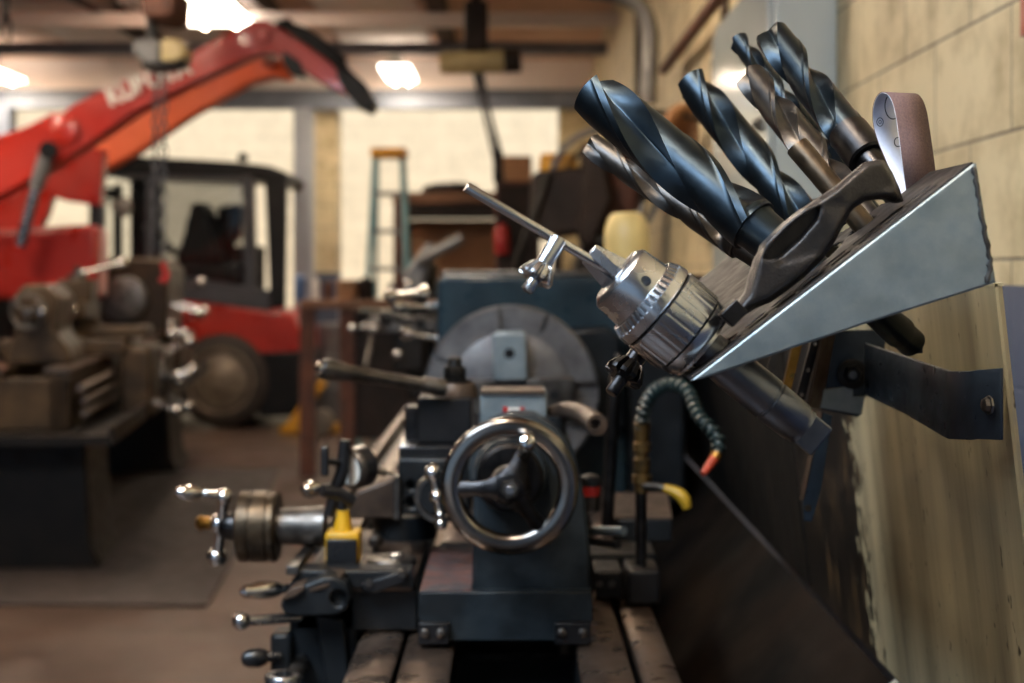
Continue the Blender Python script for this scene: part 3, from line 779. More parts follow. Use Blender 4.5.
# ================================================================ LATHE: bed, headstock
BZ = .89
lathe = thing('lathe', 'big dark blue-green metalworking lathe in the middle, its bed running away from the viewer', 'lathe', (0, 3.0, 0))
m = MB()
for x0, x1 in ((-.205, -.150), (-.142, -.078), (.086, .150), (.160, .205)):
    m.bx(x0, x1, 1.32, 4.3, .62, BZ - .012)
m.bx(-.205, .205, 1.32, 1.40, .60, BZ - .03)
for y in (2.0, 2.6, 3.2): m.bx(-.2, .2, y, y + .04, .60, .84)
m.bx(-.20, .20, 1.36, 4.3, .56, .62)
m.build('bed', M['lathe_dark'], lathe, bevel=.002)
for x0, x1, h in ((-.207, -.150, .0), (-.143, -.078, -.004), (.086, .150, 0), (.160, .207, 0)):
    WM = M['way_bay_lit' if x0 < -.2 else 'way_steel']
    MB().prism([(x0, 1.31, BZ - .02), (x0, 1.31, BZ - .004 + h), (x0 + .006, 1.31, BZ + h), (x1 - .006, 1.31, BZ + h), (x1, 1.31, BZ - .004 + h), (x1, 1.31, BZ - .02)], (0, 2.1, 0)).build('bed_way', WM, lathe)
for y0, y1 in ((1.45, 1.95), (3.2, 4.3)):
    MB().prism([(-.28, y0, 0), (-.24, y0, .58), (.26, y0, .58), (.30, y0, 0)], (0, y1 - y0, 0)).build('pedestal', M['lathe_dark'], lathe, bevel=.01)
# chip tray slopes from guard foot down under the bed
MB().prism([(.472, 1.66, .876), (.472, 4.3, .876), (.20, 4.3, .585), (.20, 1.66, .585)], (.004, 0, -.004)).build('chip_tray', M['tray_brown'], lathe)
MB().prism([(.474, 1.66, .878), (.450, 1.66, .860), (.450, 1.76, .860), (.474, 1.76, .878)], (0, 0, .006)).build('tray_lip', M['rack_steel'], lathe)
# headstock casting
hd = MB().prism([P(437, 279, 3.34), P(437, 500, 3.34), (.27, 3.34, .84), (.27, 3.34, 1.372), P(446, 275, 3.34)], (0, .95, 0))
hd.build('headstock', M['lathe_paint'], lathe, bevel=.012, seg=3)
MB().bx(.272, .41, 3.36, 4.25, .84, 1.366).build('headstock_shaded_end', M['lathe_dark'], lathe, bevel=.012, seg=3)  # right end of headstock: guard's shade and oily black put into dark paint
MB().prism([P(440, 276.5, 3.37), (.41, 3.37, P(0, 276.5, 3.37).z), (.41, 4.2, P(0, 276.5, 3.37).z), P(440, 276.5, 3.37) + V((0, .83, 0))], (0, 0, .014)).build('headstock_lid', M['dull_steel'], lathe, bevel=.004)
MB().pprism([(560, 330), (606, 326), (622, 338), (626, 430), (560, 430)], 3.30, .05).build('bearing_cover', M['lathe_dark'], lathe, bevel=.012, seg=3)
# feed rods along the front of the bed
for x, z, r, nm in ((-.335, .74, .014, 'lead_screw'), (-.335, .66, .011, 'feed_rod'), (-.335, .59, .011, 'control_rod')):
    MB().cyl((x, 1.5, z), (x, 4.3, z), r, seg=16).build(nm, M['dull_steel'], lathe)
MB().bx(-.40, -.21, 1.42, 1.52, .55, .80).build('rod_bracket', M['lathe_dark'], lathe, bevel=.008)
MB().bx(-.40, -.21, 3.40, 4.25, .55, .86).build('gear_box', M['lathe_dark'], lathe, bevel=.01)
# steel rails on the floor side beyond the carriage
for x0, z0, w_ in ((-.385, .895, .022), (-.325, .895, .03)):
    MB().bx(x0, x0 + w_, 2.75, 5.2, z0 - .03, z0).build('splash_rail', M['way_steel'], lathe)
MB().bx(-.39, -.29, 2.8, 5.1, .80, .87).build('rail_support', M['lathe_dark'], lathe)
for k, (x, y) in enumerate(((412, 292), (420, 306), (408, 322), (428, 340))):
    MB().rev(P(x + 16, y, 3.42), (-1, -.2, .1 * (k - 1)), [(0, .016), (.02, .016), (.022, .007), (.075, .007), (.08, .016), (.1, .018), (.108, .008)], 20).build('speed_lever', M['chrome' if k != 2 else 'black_plastic'], lathe)

# ---------------------------------------------------------------- lathe chuck
DCH = 3.16; cA = P(511, 394, DCH); R = .196
lc = thing('lathe_chuck', 'large round grey four-jaw chuck on the spindle behind the tailstock', 'lathe chuck', tuple(cA + V((0, .06, -R))))
o = MB().rev(cA, (0, 1, 0), [(0, .138), (.0005, R - .006), (.006, R), (.085, R), (.092, R - .008), (.12, .11), (.176, .10)], 96).build('chuck_body', M['chuck_steel'], lc)
cm = MB()
for k in range(4):
    th = math.radians(92 + 90 * k); d = V((math.cos(th), 0, math.sin(th)))
    rot = Matrix.Rotation(-th, 3, 'Y')
    cm.box(cA + d * .125, (.18, .05, .044), rot)
for th in (64, 154, 244, 334):
    d = V((math.cos(math.radians(th)), 0, math.sin(math.radians(th)))); rot = Matrix.Rotation(-math.radians(th), 3, 'Y')
    cm.box(cA + d * .178, (.05, .04, .014), rot)
cut(o, cm)
MB().ring(cA - V((0, .004, 0)), (0, 1, 0), [(0, .133), (.0015, .1365), (.008, .1375), (.008, .04), (0, .04)], 80).build('face_step', M['chuck_steel'], lc)
for k in range(4):
    th = math.radians(92 + 90 * k); d = V((math.cos(th), 0, math.sin(th))); rot = Matrix.Rotation(-th, 3, 'Y')
    jm = MB(); s_ = V((-math.sin(th), 0, math.cos(th)))
    jm.box(cA + d * .086 + V((0, -.03, 0)), (.10, .07, .072), rot)
    jm.box(cA + d * .128 + V((0, -.012, 0)), (.024, .03, .06), rot)
    j = jm.build('jaw', M['rack_steel' if k == 0 else 'dull_steel'], lc, bevel=.002)
    MB().rev(cA + d * .094 + V((0, -.0652, 0)), (0, -1, 0), [(0, .0115), (.001, .0115), (.0012, .0085)], 20).build('jaw_screw', M['black_iron'], j)

# ---------------------------------------------------------------- tailstock
ts = thing('tailstock', 'blue-grey lathe tailstock with a big polished handwheel facing the viewer', 'tailstock', (-.01, 2.0, BZ))
DW = 1.80; wc = P(510, 486, DW)
D1 = 1.90
m = MB().prism([P(419, 592, D1), P(592, 592, D1), P(593, 622, D1), P(590, 624, D1), P(590, 641, D1), P(420, 641, D1), P(420, 620, D1), P(418, 618, D1)], (0, .32, 0))
m.build('base', M['tail_paint'], ts, bevel=.003)
z0 = P(0, 592, D1).z
MB().prism([P(420, 591.5, D1), P(471, 591.5, D1), P(471, 591.5, D1) + V((0, .30, 0)), P(420, 591.5, D1) + V((0, .30, 0))], (0, 0, .0015)).build('worn_ledge', M['worn_red'], ts)
m = MB().pprism([(472, 593), (473, 520), (474, 470), (478, 440), (490, 422), (512, 414), (536, 416), (556, 428), (574, 452), (586, 500), (591, 560), (592, 593)], D1 + .02, .26)
m.build('column', M['tail_paint'], ts, bevel=.006)
ax = wc.x; az = wc.z
MB().rev((ax, D1 - .01, az), (0, 1, 0), [(0, .047), (.006, .050), (.03, .050), (.034, .056), (.10, .058), (.36, .058), (.365, .045)], 56).build('quill_barrel', M['tail_paint'], ts)
MB().rev((ax, 2.25, az), (0, 1, 0), [(0, .036), (.16, .036), (.163, .018), (.20, .017), (.245, .002)], 40).build('quill', M['polished_steel'], ts)
# clamp block on top
a = P(479, 419, 1.99); b = P(547, 392, 1.99)
m = MB().prism([(a.x, 1.99, a.z - .01), (b.x, 1.99, a.z - .01), (b.x, 1.99, b.z), (a.x + .002, 1.99, b.z)], (0, .10, 0))
m.build('clamp_block', M['rack_steel'], ts, bevel=.003)
MB().prism([P(480, 391.5, 1.985), P(545, 391.5, 1.985), P(543, 386, 2.05), P(483, 386, 2.05)], (0, .0, -.004)).build('clamp_edge', M['brown_iron'], ts)
MB().px(503, 407, 508, 416, 1.986, .003).build('label_end', M['red_plastic'], ts)
MB().px(508, 408, 520, 416, 1.986, .003).build('name_plate', M['white_paint'], ts)
MB().px(520, 407, 524, 416, 1.986, .003).build('label_end', M['red_plastic'], ts)
# quill lock lever
m = MB().tube([P(552, 414, 2.02), P(566, 410, 1.99), P(578, 412, 1.96), P(588, 417, 1.93), P(597, 425, 1.88)], [.012, .0125, .013, .0135, .0145], 20, smooth=1)
q = m.build('lock_lever', M['brown_iron'], ts)
cut(q, MB().cyl(P(597.5, 425.5, 1.85), P(594, 422, 1.90), .0065, seg=20))
MB().rev(P(553, 416, 2.0), (0, 0, -1), [(0, .018), (.03, .018), (.035, .024), (.06, .024)], 28).build('lever_boss', M['lathe_dark'], ts)
# clamping shoes
for x0, x1 in ((418, 449), (555, 591)):
    s_ = MB().px(x0, 623, x1, 645, D1 - .012, .04).build('clamp_shoe', M['black_iron'], ts, bevel=.002)
    for xx in (x0 + 7, x1 - 8):
        MB().rev(P(xx, 633, D1 - .012), (0, -1, 0), [(0, .0062), (.003, .006), (.004, .0045)], 16).build('screw', M['dull_steel'], s_)
# handwheel: rim, three spokes, hub, crank handle
Rr = 69 * S(DW)
hwl = MB().ring(wc, (0, -1, 0), [(-.009, Rr - .003), (-.004, Rr), (.004, Rr - .0003), (.0075, Rr - .0025), (.0092, Rr - .0055), (.0098, Rr - .012), (.0096, Rr - .0195), (.008, Rr - .0235), (.004, Rr - .026), (-.004, Rr - .0265), (-.009, Rr - .024), (-.0098, Rr - .014)], 96).build('handwheel', M['wheel_steel'], ts)
sp = MB()
for ang in (68, 184, 306):
    th = math.radians(ang); d = V((math.cos(th), 0, math.sin(th))); s_ = V((-math.sin(th), 0, math.cos(th)))
    r_ = [.016, .030, .046, .066]; w_ = [.0165, .0105, .0085, .011]; yo = [.012, .010, .004, 0.0]
    Tp = [wc + d * r + V((0, -y - .005, 0)) for r, y in zip(r_, yo)]; vs = []
    for p, w2 in zip(Tp, w_):
        vs.append([sp.bm.verts.new(p + s_ * w2), sp.bm.verts.new(p + s_ * w2 * .4 + V((0, -.004, 0))), sp.bm.verts.new(p - s_ * w2 * .4 + V((0, -.004, 0))), sp.bm.verts.new(p - s_ * w2), sp.bm.verts.new(p - s_ * w2 + V((0, .009, 0))), sp.bm.verts.new(p + s_ * w2 + V((0, .009, 0)))])
    for A, B in zip(vs, vs[1:]):
        for k in range(6): sp.bm.faces.new((A[k], A[(k + 1) % 6], B[(k + 1) % 6], B[k]))
    sp.bm.faces.new(vs[0]); sp.bm.faces.new(vs[-1])
sp.rev(wc + V((0, .012, 0)), (0, -1, 0), [(0, .026), (.02, .026), (.026, .022), (.029, .018)], 40)
sp.build('spokes', M['dark_steel'], hwl, smooth=45)
MB().rev(wc - V((0, .017, 0)), (0, -1, 0), [(0, .0165), (.002, .0165), (.0025, .0145)], 32).build('washer', M['dark_steel'], hwl)
MB().nut(wc - V((0, .019, 0)), (0, -1, 0), .0125, .010).build('hub_nut', M['dull_steel'], hwl)
MB().rev(wc - V((0, .029, 0)), (0, -1, 0), [(0, .006), (.006, .006), (.007, .005)], 20).build('spindle_end', M['polished_steel'], hwl)
hb = P(522, 455, DW - .012); he = P(528, 440, DW - .072)
L = (he - hb).length
MB().rev(hb, he - hb, [(0, .0062), (.006, .0062), (.009, .0048), (.02, .0072), (L * .6, .0108), (L * .85, .0112), (L * .96, .0085), (L, .003)], 28).build('crank_handle', M['chrome'], hwl)
MB().rev((ax, D1 - .035, az), (0, 1, 0), [(0, .040), (.004, .044), (.022, .044), (.024, .030)], 56).build('dial_collar', M['dark_steel'], ts)
# clamp lever pair at the rear foot, and red banded knob
MB().cyl(P(588, 531, 2.05), P(624, 531, 2.0), .0065, seg=16).build('clamp_lever', M['rack_steel'], ts)
MB().cyl(P(590, 541, 2.05), P(618, 545, 2.0), .006, seg=16).build('clamp_lever', M['black_iron'], ts)
kn = P(590, 474, 2.02)
kb = MB().rev(kn, (0, 0, -1), [(0, .006), (.003, .014), (.010, .0165), (.016, .0165)], 28).build('oil_cup', M['black_iron'], ts)
MB().rev(kn - V((0, 0, .016)), (0, 0, -1), [(0, .015), (.014, .015)], 28).build('red_band', M['red_plastic'], kb)
MB().rev(kn - V((0, 0, .030)), (0, 0, -1), [(0, .0145), (.022, .013)], 28).build('cup_body', M['dull_steel'], kb)

# ---------------------------------------------------------------- carriage
cz = P(0, 582, 1.95).z                       # top of the cross slide table
car = thing('lathe_carriage', 'dark lathe carriage with cross slide and chrome handles, left of the tailstock', 'lathe carriage', (-.25, 2.1, BZ))
cr = MB().prism([(-.30, 1.96, BZ + .002), (-.130, 1.96, BZ + .002), (-.130, 1.96, cz - .012), (-.30, 1.96, cz - .012)], (0, .42, 0))
cr.build('saddle', M['lathe_dark'], car, bevel=.004)
MB().prism([P(286, 588, 1.94), P(300, 571, 1.94), P(412, 571, 1.94), P(414, 588, 1.94)], (0, .05, 0)).build('saddle_edge', M['lathe_dark'], car, bevel=.002)
MB().prism([(P(306, 0, 1.95).x, 1.945, cz - .012), (P(414, 0, 1.95).x, 1.945, cz - .012), (P(414, 0, 1.95).x, 1.945, cz), (P(306, 0, 1.95).x, 1.945, cz)], (0, .40, 0)).build('cross_slide', M['brown_iron'], car, bevel=.0025)
MB().prism([P(286, 575, 1.93), P(332, 520, 2.28), P(338, 520, 2.28), P(298, 575, 1.93)], (0, 0, .012)).build('slide_gib', M['dull_steel'], car, bevel=.001)
# round cap with a screw head on the cross slide
cp = V((P(391, 0, 2.07).x, 2.07, cz))
k = MB().rev(cp, (0, 0, 1), [(0, .036), (.007, .037), (.010, .035), (.011, .030)], 56).build('swivel_cap', M['dull_steel'], car)
MB().rev(cp + V((.008, -.004, .011)), (0, 0, 1), [(0, .012), (.005, .012), (.006, .009)], 24).build('cap_screw', M['polished_steel'], k)
MB().rev(V((P(376, 0, 2.16).x, 2.16, cz)), (0, 0, 1), [(0, .005), (.008, .005), (.01, .011), (.02, .012), (.026, .006)], 20).build('oil_button', M['dull_steel'], car)
# cross feed: barrel, graduated drum, ball crank
xz = P(0, 526, 2.05).z; y_ = 2.05
def xs(px): return P(px, 0, y_).x
MB().rev((xs(325), y_, xz), (-1, 0, 0), [(0, .030), (xs(325) - xs(300), .027), (xs(325) - xs(276), .026)], 40).build('feed_barrel', M['dull_steel'], car)
dr = MB().rev((xs(279), y_, xz), (-1, 0, 0), [(0, .047), (.004, .051), (.010, .051), (.011, .048), (.014, .048), (.015, .051), (.036, .0515), (.038, .049), (.040, .049), (.0405, .051), (.054, .051), (.058, .045)], 64).build('graduated_drum', M['bronze_steel'], car)
MB().rev((xs(240), y_, xz), (-1, 0, 0), [(0, .020), (.006, .021), (.022, .019), (.03, .013)], 32).build('drum_hub', M['dark_steel'], car)
ck = thing_part = MB()
top = P(224, 497, 2.03); bot = P(217, 557, 2.07)
ck.tube([top, top * .5 + bot * .5, bot], [.0085, .008, .0085], 14)
ck.ball(top, .0125); ck.ball(bot, .0155); ck.ball(P(219, 524, 2.05), .015)
crk = ck.build('ball_crank', M['chrome'], car)
h0 = P(221, 495, 2.03); h1 = P(174, 492, 2.00); a = (h1 - h0); L = a.length
MB().rev(h0, a, [(0, .006), (L * .3, .0055), (L * .34, .009), (L * .40, .006), (L * .48, .0085), (L * .70, .0118), (L * .88, .0098), (L * .97, .006), (L, .002)], 28).build('crank_grip', M['chrome'], crk)
MB().rev(P(212, 523, 2.05), (-1, 0, 0), [(0, .009), (.012, .009), (.016, .012), (.022, .008), (.024, .002)], 20).build('crank_cap', M['brass'], crk)
# apron
MB().prism([P(289, 592, 1.96), P(357, 590, 1.96), P(357, 720, 1.96), P(290, 720, 1.96)], (0, .38, 0)).build('apron', M['lathe_dark'], car, bevel=.006)
MB().prism([P(316, 612, 1.955), P(345, 618, 1.955), P(352, 700, 1.955), P(330, 700, 1.955)], (0, -.012, 0)).build('apron_rib', M['lathe_dark'], car, bevel=.004)
# half-nut housing with sloping lid
hh = MB().pprism([(280, 606), (283, 597), (291, 590), (322, 578), (334, 577), (346, 584), (351, 597), (347, 610), (336, 616), (300, 617), (284, 614)], 1.90, .06)
hh = hh.build('lever_housing', M['lathe_dark'], car, bevel=.004)
cut(hh, MB().cyl(P(338, 598, 1.88), P(338, 598, 1.915), 7.5 * S(1.9), seg=28))
ld = MB().rev(P(322, 581, 1.93), V((-.30, -.15, 1)), [(0, 25 * S(1.9)), (.004, 25 * S(1.9)), (.005, 23 * S(1.9))], 36); ld.build('housing_lid', M['brown_iron'], car)
MB().pprism([(281, 600), (290, 590), (302, 586), (304, 590), (294, 597)], 1.89, .05).build('housing_shelf', M['brown_iron'], car, bevel=.001)
# clip over the way
MB().prism([P(360, 584, 1.93), P(402, 571, 1.93), P(409, 574, 1.93), P(406, 583, 1.93), P(375, 594, 1.93), P(362, 592, 1.93)], (0, .03, 0)).build('way_wiper', M['black_iron'], car, bevel=.003)
for x, y in ((369, 583), (402, 574)):
    MB().rev(P(x, y, 1.93), (0, -1, 0), [(0, .0055), (.003, .005)], 14).build('wiper_screw', M['dull_steel'], car)
# handles on the apron
h0 = P(290, 588, 1.97); h1 = P(240, 592, 1.93); a = h1 - h0; L = a.length
MB().rev(h0, a, [(0, .006), (L * .18, .0065), (L * .22, .009), (L * .36, .0115), (L * .60, .012), (L * .80, .009), (L * .92, .0085), (L, .003)], 28).build('spindle_handle', M['chrome'], car)
lv = MB().cyl(P(300, 617, 1.96), P(246, 621, 1.92), .0072, seg=18).build('feed_lever', M['polished_steel'], car)
MB().ball(P(241, 621, 1.915), .0125, seg=24).build('lever_ball', M['chrome'], lv)
MB().px(270, 634, 291, 676, 1.94, .05).build('lever_block', M['lathe_dark'], car, bevel=.006)
MB().rev(P(281, 656, 1.94), V((-1, -.25, 0)), [(0, .007), (.018, .007), (.02, .010), (.03, .0135), (.044, .0125), (.052, .008), (.054, .003)], 24).build('black_knob', M['black_plastic'], car)
hub = MB().ring(P(283, 700, 1.80), (0, 0, 1), [(0, .0125), (0, .020), (.010, .0235), (.030, .0235), (.033, .0215), (.033, .0125)], 40)
hub.build('traverse_hub', M['polished_steel'], car)
MB().cyl(P(283, 700, 1.80) + V((0, 0, .002)), P(283, 700, 1.80) + V((0, .20, .006)), .011, seg=16).build('traverse_shaft', M['dull_steel'], car)
# compound slide
zc = cz + .001
MB().pprism([(340, 519), (356, 492), (398, 477), (398, 519)], 2.22, .10).build('compound_base', M['brown_iron'], car, bevel=.004)
MB().rev((P(405, 0, 2.29).x, 2.29, cz), (0, 0, 1), [(0, .052), (.035, .052), (.037, .050)], 48).build('swivel_base', M['lathe_dark'], car)
cs = MB().px(398, 458, 470, 515, 2.10, .36).build('compound_slide', M['lathe_dark'], car, bevel=.004)
cut(cs, MB().cyl(P(411, 485, 2.08), P(411, 485, 2.12), .006, seg=16).cyl(P(411, 502, 2.08), P(411, 502, 2.12), .0075, seg=16))
MB().px(393, 476, 400, 520, 2.085, .03).build('slide_stop', M['dull_steel'], car, bevel=.002)
MB().px(399, 447, 469, 459, 2.12, .30).build('slide_top', M['black_iron'], car, bevel=.002)
MB().px(399, 445.5, 416, 449, 2.118, .12).build('slide_edge', M['polished_steel'], car, bevel=.001)
rg = MB().ring(P(441, 496, 2.04), V((0, -1, 0)), [(0, .030), (0, .034), (.008, .038), (.016, .036), (.016, .030)], 48).build('compound_dial', M['dull_steel'], car)
MB().cyl(P(441, 496, 2.12), P(441, 496, 2.02), .012, seg=20).build('compound_screw', M['dark_steel'], car)
bc_ = MB().tube([P(433, 473, 2.0), P(438, 498, 2.0), P(441, 525, 2.0)], .006, 12)
bc_.ball(P(433, 473, 2.0), .013).ball(P(437, 497, 1.995), .0105).ball(P(441, 524, 1.995), .009).ball(P(440, 515, 1.995), .007)
bc_.build('compound_crank', M['chrome'], car)
MB().rev(P(322, 489, 2.18), V((-1, -.3, 0)), [(0, .005), (.006, .010), (.018, .0135), (.028, .011), (.033, .004)], 24).build('lock_knob', M['chrome'], car)
MB().cyl(P(322, 489, 2.18), P(345, 492, 2.22), .005, seg=12).build('lock_stem', M['dull_steel'], car)
# rear of the carriage: taper attachment
MB().px(612, 519, 672, 542, 2.42, .10).build('taper_bar', M['lathe_dark'], car, bevel=.003)
MB().prism([P(612, 519, 2.42), P(672, 519, 2.42), P(668, 494, 2.75), P(616, 494, 2.75)], (0, 0, .003)).build('taper_bar_top', M['brown_iron'], car)
m = MB().px(595, 572, 623, 599, 2.15, .12); m.build('rear_clamp', M['black_iron'], car, bevel=.003)
for x in (599, 612): MB().rev(P(x, 584, 2.15), (0, -1, 0), [(0, .0055), (.003, .005)], 14).build('clamp_screw', M['dull_steel'], car)
MB().bx(-.12, .23, 2.25, 2.36, BZ + .002, BZ + .05).build('saddle_bridge', M['lathe_dark'], car, bevel=.004)

# ---------------------------------------------------------------- tool post
DT = 2.16
tp = thing('tool_post', 'square black quick-change tool post with a long clamping lever pointing left', 'tool post', tuple(P(447, 458, DT + .05)))
MB().px(417, 398, 471.5, 443.4, DT, .10).build('post_block', M['black_iron'], tp, bevel=.003)
MB().px(405, 407, 417.5, 441, DT + .02, .05).build('tool_holder', M['dark_steel'], tp, bevel=.002)
hc = V((P(455, 0, DT + .05).x, DT + .05, P(0, 397, DT + .05).z))
MB().rev(hc, (0, 0, 1), [(0, .036), (.014, .0345), (.022, .031), (.024, .024)], 40).build('clamp_hub', M['brown_iron'], tp)
MB().rev(hc + V((0, 0, .024)), (0, 0, 1), [(0, .026), (.003, .026), (.004, .018)], 32).build('washer', M['dark_steel'], tp)
MB().nut(hc + V((0, 0, .028)), (0, 0, 1), .0175, .020).build('post_nut', M['dark_steel'], tp)
MB().rev(hc + V((0, 0, .046)), (0, 0, 1), [(0, .0105), (.014, .0105), (.016, .008)], 20).build('post_stud', M['dull_steel'], tp)
A = P(444, 388, DT - .01); B = P(319, 368, DT - .10)
L = (B - A).length
lv = MB().rev(A, B - A, [(0, .013), (L * .16, .0125), (L * .19, .009), (L * .78, .0118), (L * .80, .0135), (L * .93, .0165), (L * .97, .0150), (L, .008)], 28).build('clamp_lever', M['dull_steel'], tp)
MB().rev(B - (B - A).normalized() * .004, B - A, [(0, .0102), (.006, .0095), (.010, .004)], 20).build('lever_tip', M['chrome'], lv)

# ---------------------------------------------------------------- dial indicator on magnetic base
DI = 2.0
di = thing('dial_indicator', 'black dial indicator clamped on a yellow and black magnetic base on the cross slide', 'dial indicator', (P(342, 0, DI).x, DI + .02, cz))
zb = cz + .001
bxl, bxr = P(326, 0, DI).x, P(357, 0, DI).x
MB().bx(bxl, bxr, DI, DI + .05, zb, zb + .048).build('magnet_block', M['black_plastic'], di, bevel=.002)
MB().bx(bxl - .002, bxr + .002, DI + .004, DI + .052, zb + .012, zb + .056).build('yellow_cap', M['yellow_plastic'], di, bevel=.003)
pz = zb + .056; px_ = P(343, 0, DI + .03).x
MB().rev((px_, DI + .03, pz), (0, 0, 1), [(0, .014), (.022, .009), (.028, .009)], 24).build('post_socket', M['yellow_plastic'], di)
j1 = P(340, 496, 2.03)
MB().tube([(px_, DI + .03, pz + .02), tuple(j1)], .006, 12).build('post', M['black_plastic'], di)
MB().tube([P(322, 490, 2.02), P(336, 492, 2.03), P(352, 502, 2.04)], [.009, .0125, .010], 14).build('lower_joint', M['black_plastic'], di)
MB().tube([P(329, 516, 2.03), P(336, 488, 2.03), P(343, 470, 2.03), P(345, 440, 2.03)], [.008, .0095, .010, .0085], 12).build('arm', M['black_plastic'], di)
MB().box(P(325, 461, 2.0), (.011, .014, .042)).build('clamp_knob', M['black_plastic'], di, bevel=.003)
MB().cyl(P(326, 461, 2.0), P(344, 464, 2.03), .0045, seg=12).build('knob_stem', M['black_plastic'], di)
dc = P(357, 467, 2.06); da = V((.62, .72, .1)).normalized()
dd = MB().rev(dc - da * .014, da, [(0, .026), (.002, .030), (.026, .031), (.028, .028)], 40).build('gauge_body', M['black_plastic'], di)
MB().ring(dc - da * .017, da, [(0, .0235), (0, .0275), (.006, .0315), (.009, .0315), (.009, .0235)], 40).build('gauge_bezel', M['dull_steel'], dd)
MB().rev(dc - da * .0155, da, [(0, .0235), (.0012, .0235)], 40).build('gauge_face', M['white_paint'], dd)
MB().cyl(P(365, 470, 2.06), P(386, 473, 2.07), .0052, seg=14).build('plunger_barrel', M['dull_steel'], di)
MB().cyl(P(386, 473, 2.07), P(393, 474, 2.08), .0022, seg=10).build('plunger', M['polished_steel'], di)

# ---------------------------------------------------------------- coolant line
cl = thing('coolant_line', 'jointed teal coolant hose on a brass valve with yellow lever, right of the tailstock', 'coolant hose', tuple(P(643, 606, 2.12)))
MB().px(627, 570, 661, 606, 2.10, .09).build('pipe_block', M['black_iron'], cl, bevel=.006)
MB().cyl(P(641, 572, 2.14), P(641, 492, 2.14), .0088, seg=18).build('pipe', M['dark_steel'], cl)
vv = P(642, 492, 2.14)
MB().rev(vv, (0, 0, 1), [(0, .011), (.012, .011), (.013, .0145), (.026, .0145), (.027, .011), (.036, .0125), (.05, .0125), (.051, .0095), (.060, .0095), (.061, .013), (.074, .013), (.075, .0105), (.090, .0115), (.096, .0125), (.104, .0125), (.106, .009)], 24).build('brass_valve', M['brass_dull'], cl)
MB().tube([P(644, 486, 2.13), P(660, 487, 2.11), P(672, 491, 2.10)], [.006, .005, .006], 12).build('valve_stem', M['dull_steel'], cl)
MB().tube([P(664, 488, 2.10), P(676, 492, 2.095), P(684, 498, 2.09), P(687, 508, 2.09)], [.006, .0085, .010, .007], 14, smooth=1).build('valve_lever', M['lever_yellow'], cl)
pts = [(641, 430, 2.14), (643, 414, 2.13), (647, 400, 2.12), (655, 389, 2.10), (666, 384, 2.08), (678, 384, 2.06), (688, 390, 2.04), (693, 402, 2.02), (697, 414, 2.0), (705, 424, 1.98), (715, 432, 1.97), (720, 443, 1.96), (717, 455, 1.95)]
q = [P(*p) for p in pts]
for _ in range(2):
    r = [q[0]]
    for a, b in zip(q, q[1:]): r += [a * .75 + b * .25, a * .25 + b * .75]
    q = r + [q[-1]]
# walk the curve at even steps: one ball-and-socket segment each
segs = []; acc = 0; step = .0135; last = q[0]
segs.append(q[0].copy())
for a, b in zip(q, q[1:]):
    l = (b - a).length
    while acc + l >= step:
        k = (step - acc) / l; a = a + (b - a) * k; segs.append(a.copy()); l = (b - a).length; acc = 0
    acc += l
for a, b in zip(segs, segs[1:]):
    MB().rev(a, b - a, [(-.001, .0068), (.002, .0102), (.006, .0110), (.009, .0066), (.0125, .0062)], 16).build('hose_segment', M['hose_teal'], cl)
MB().rev(segs[-1], P(713, 462, 1.945) - segs[-1], [(0, .008), (.010, .007), (.016, .0055)], 16).build('hose_coupling', M['brass'], cl)
A = P(714, 459, 1.945); B = P(703, 474, 1.93)
MB().rev(A, B - A, [(0, .0068), (.012, .0062), ((B - A).length, .0045)], 18).build('nozzle', M['orange_plastic'], cl)

# upright steel rod at the back of the bed
rd_ = thing('upright_rod', 'upright dark steel rod with a thin tip standing behind the tailstock', 'steel rod', tuple(P(608, 536, 2.40)))
MB().tube([P(607, 536, 2.40), P(611, 450, 2.40), P(616, 378, 2.40)], .0105, 14).build('rod', M['dark_steel'], rd_)
MB().cyl(P(616, 379, 2.40), P(618, 354, 2.40), .0048, seg=12).build('tip', M['dull_steel'], rd_)
MB().rev(P(616, 381, 2.40), P(617, 378, 2.4) - P(616, 381, 2.40), [(0, .012), (.006, .012), (.008, .009)], 16).build('collar', M['dull_steel'], rd_)
# cream jug on the headstock
jg = thing('plastic_jug', 'cream plastic jug with a domed shoulder standing on the headstock lid', 'jug', (P(627, 0, 3.6).x, 3.6, P(0, 276.5, 3.37).z + .014))
jl = jg.location.copy()
MB().rev(jl, (0, 0, 1), [(0, .050), (.004, .055), (.07, .058), (.11, .056), (.135, .045), (.145, .036), (.147, .02)], 40).build('jug_body', M['jug_cream'], jg)
MB().tube([jl + V((.03, 0, .14)), jl + V((.036, 0, .155)), jl + V((.04, 0, .17))], [.008, .005, .004], 10).build('spout', M['pipe_grey'], jg)
# ================================================================ TRACTOR WITH RAISED LOADER ARMS
dm('arm_sunlit', (246, 116, 62), (236, 100, 50), 2, rough=.45)  # paler orange: sunlight on the far arm put into its colour
DN, DF = 8.0, 9.0
tr = thing('loader_tractor', 'orange-red tractor with raised bent loader arms, at the left behind the old lathe', 'tractor', (P(0, 0, 8.6).x, 8.6, 0))
near = [(-60, 163), (0, 135), (30, 124), (51, 113), (62, 113), (74, 104), (113, 84), (188, 55), (235, 29), (252, 20), (266, 20), (278, 26), (297, 39), (332, 63), (352, 78), (352, 97), (332, 88), (313, 78), (289, 61), (272, 52), (258, 54), (242, 60), (188, 85), (133, 113), (90, 143), (51, 168), (0, 196), (-60, 226)]
a_ = MB().pprism(near, DN, .16).build('loader_arm', M['loader_orange'], tr, bevel=.01)
for x, y, r in ((65, 131, 15), (262, 35, 9)):
    MB().rev(P(x, y, DN), (0, -1, 0), [(0, r * S(DN)), (.02, r * S(DN)), (.03, r * .8 * S(DN))], 32).build('pivot_boss', M['machine_red'], a_)
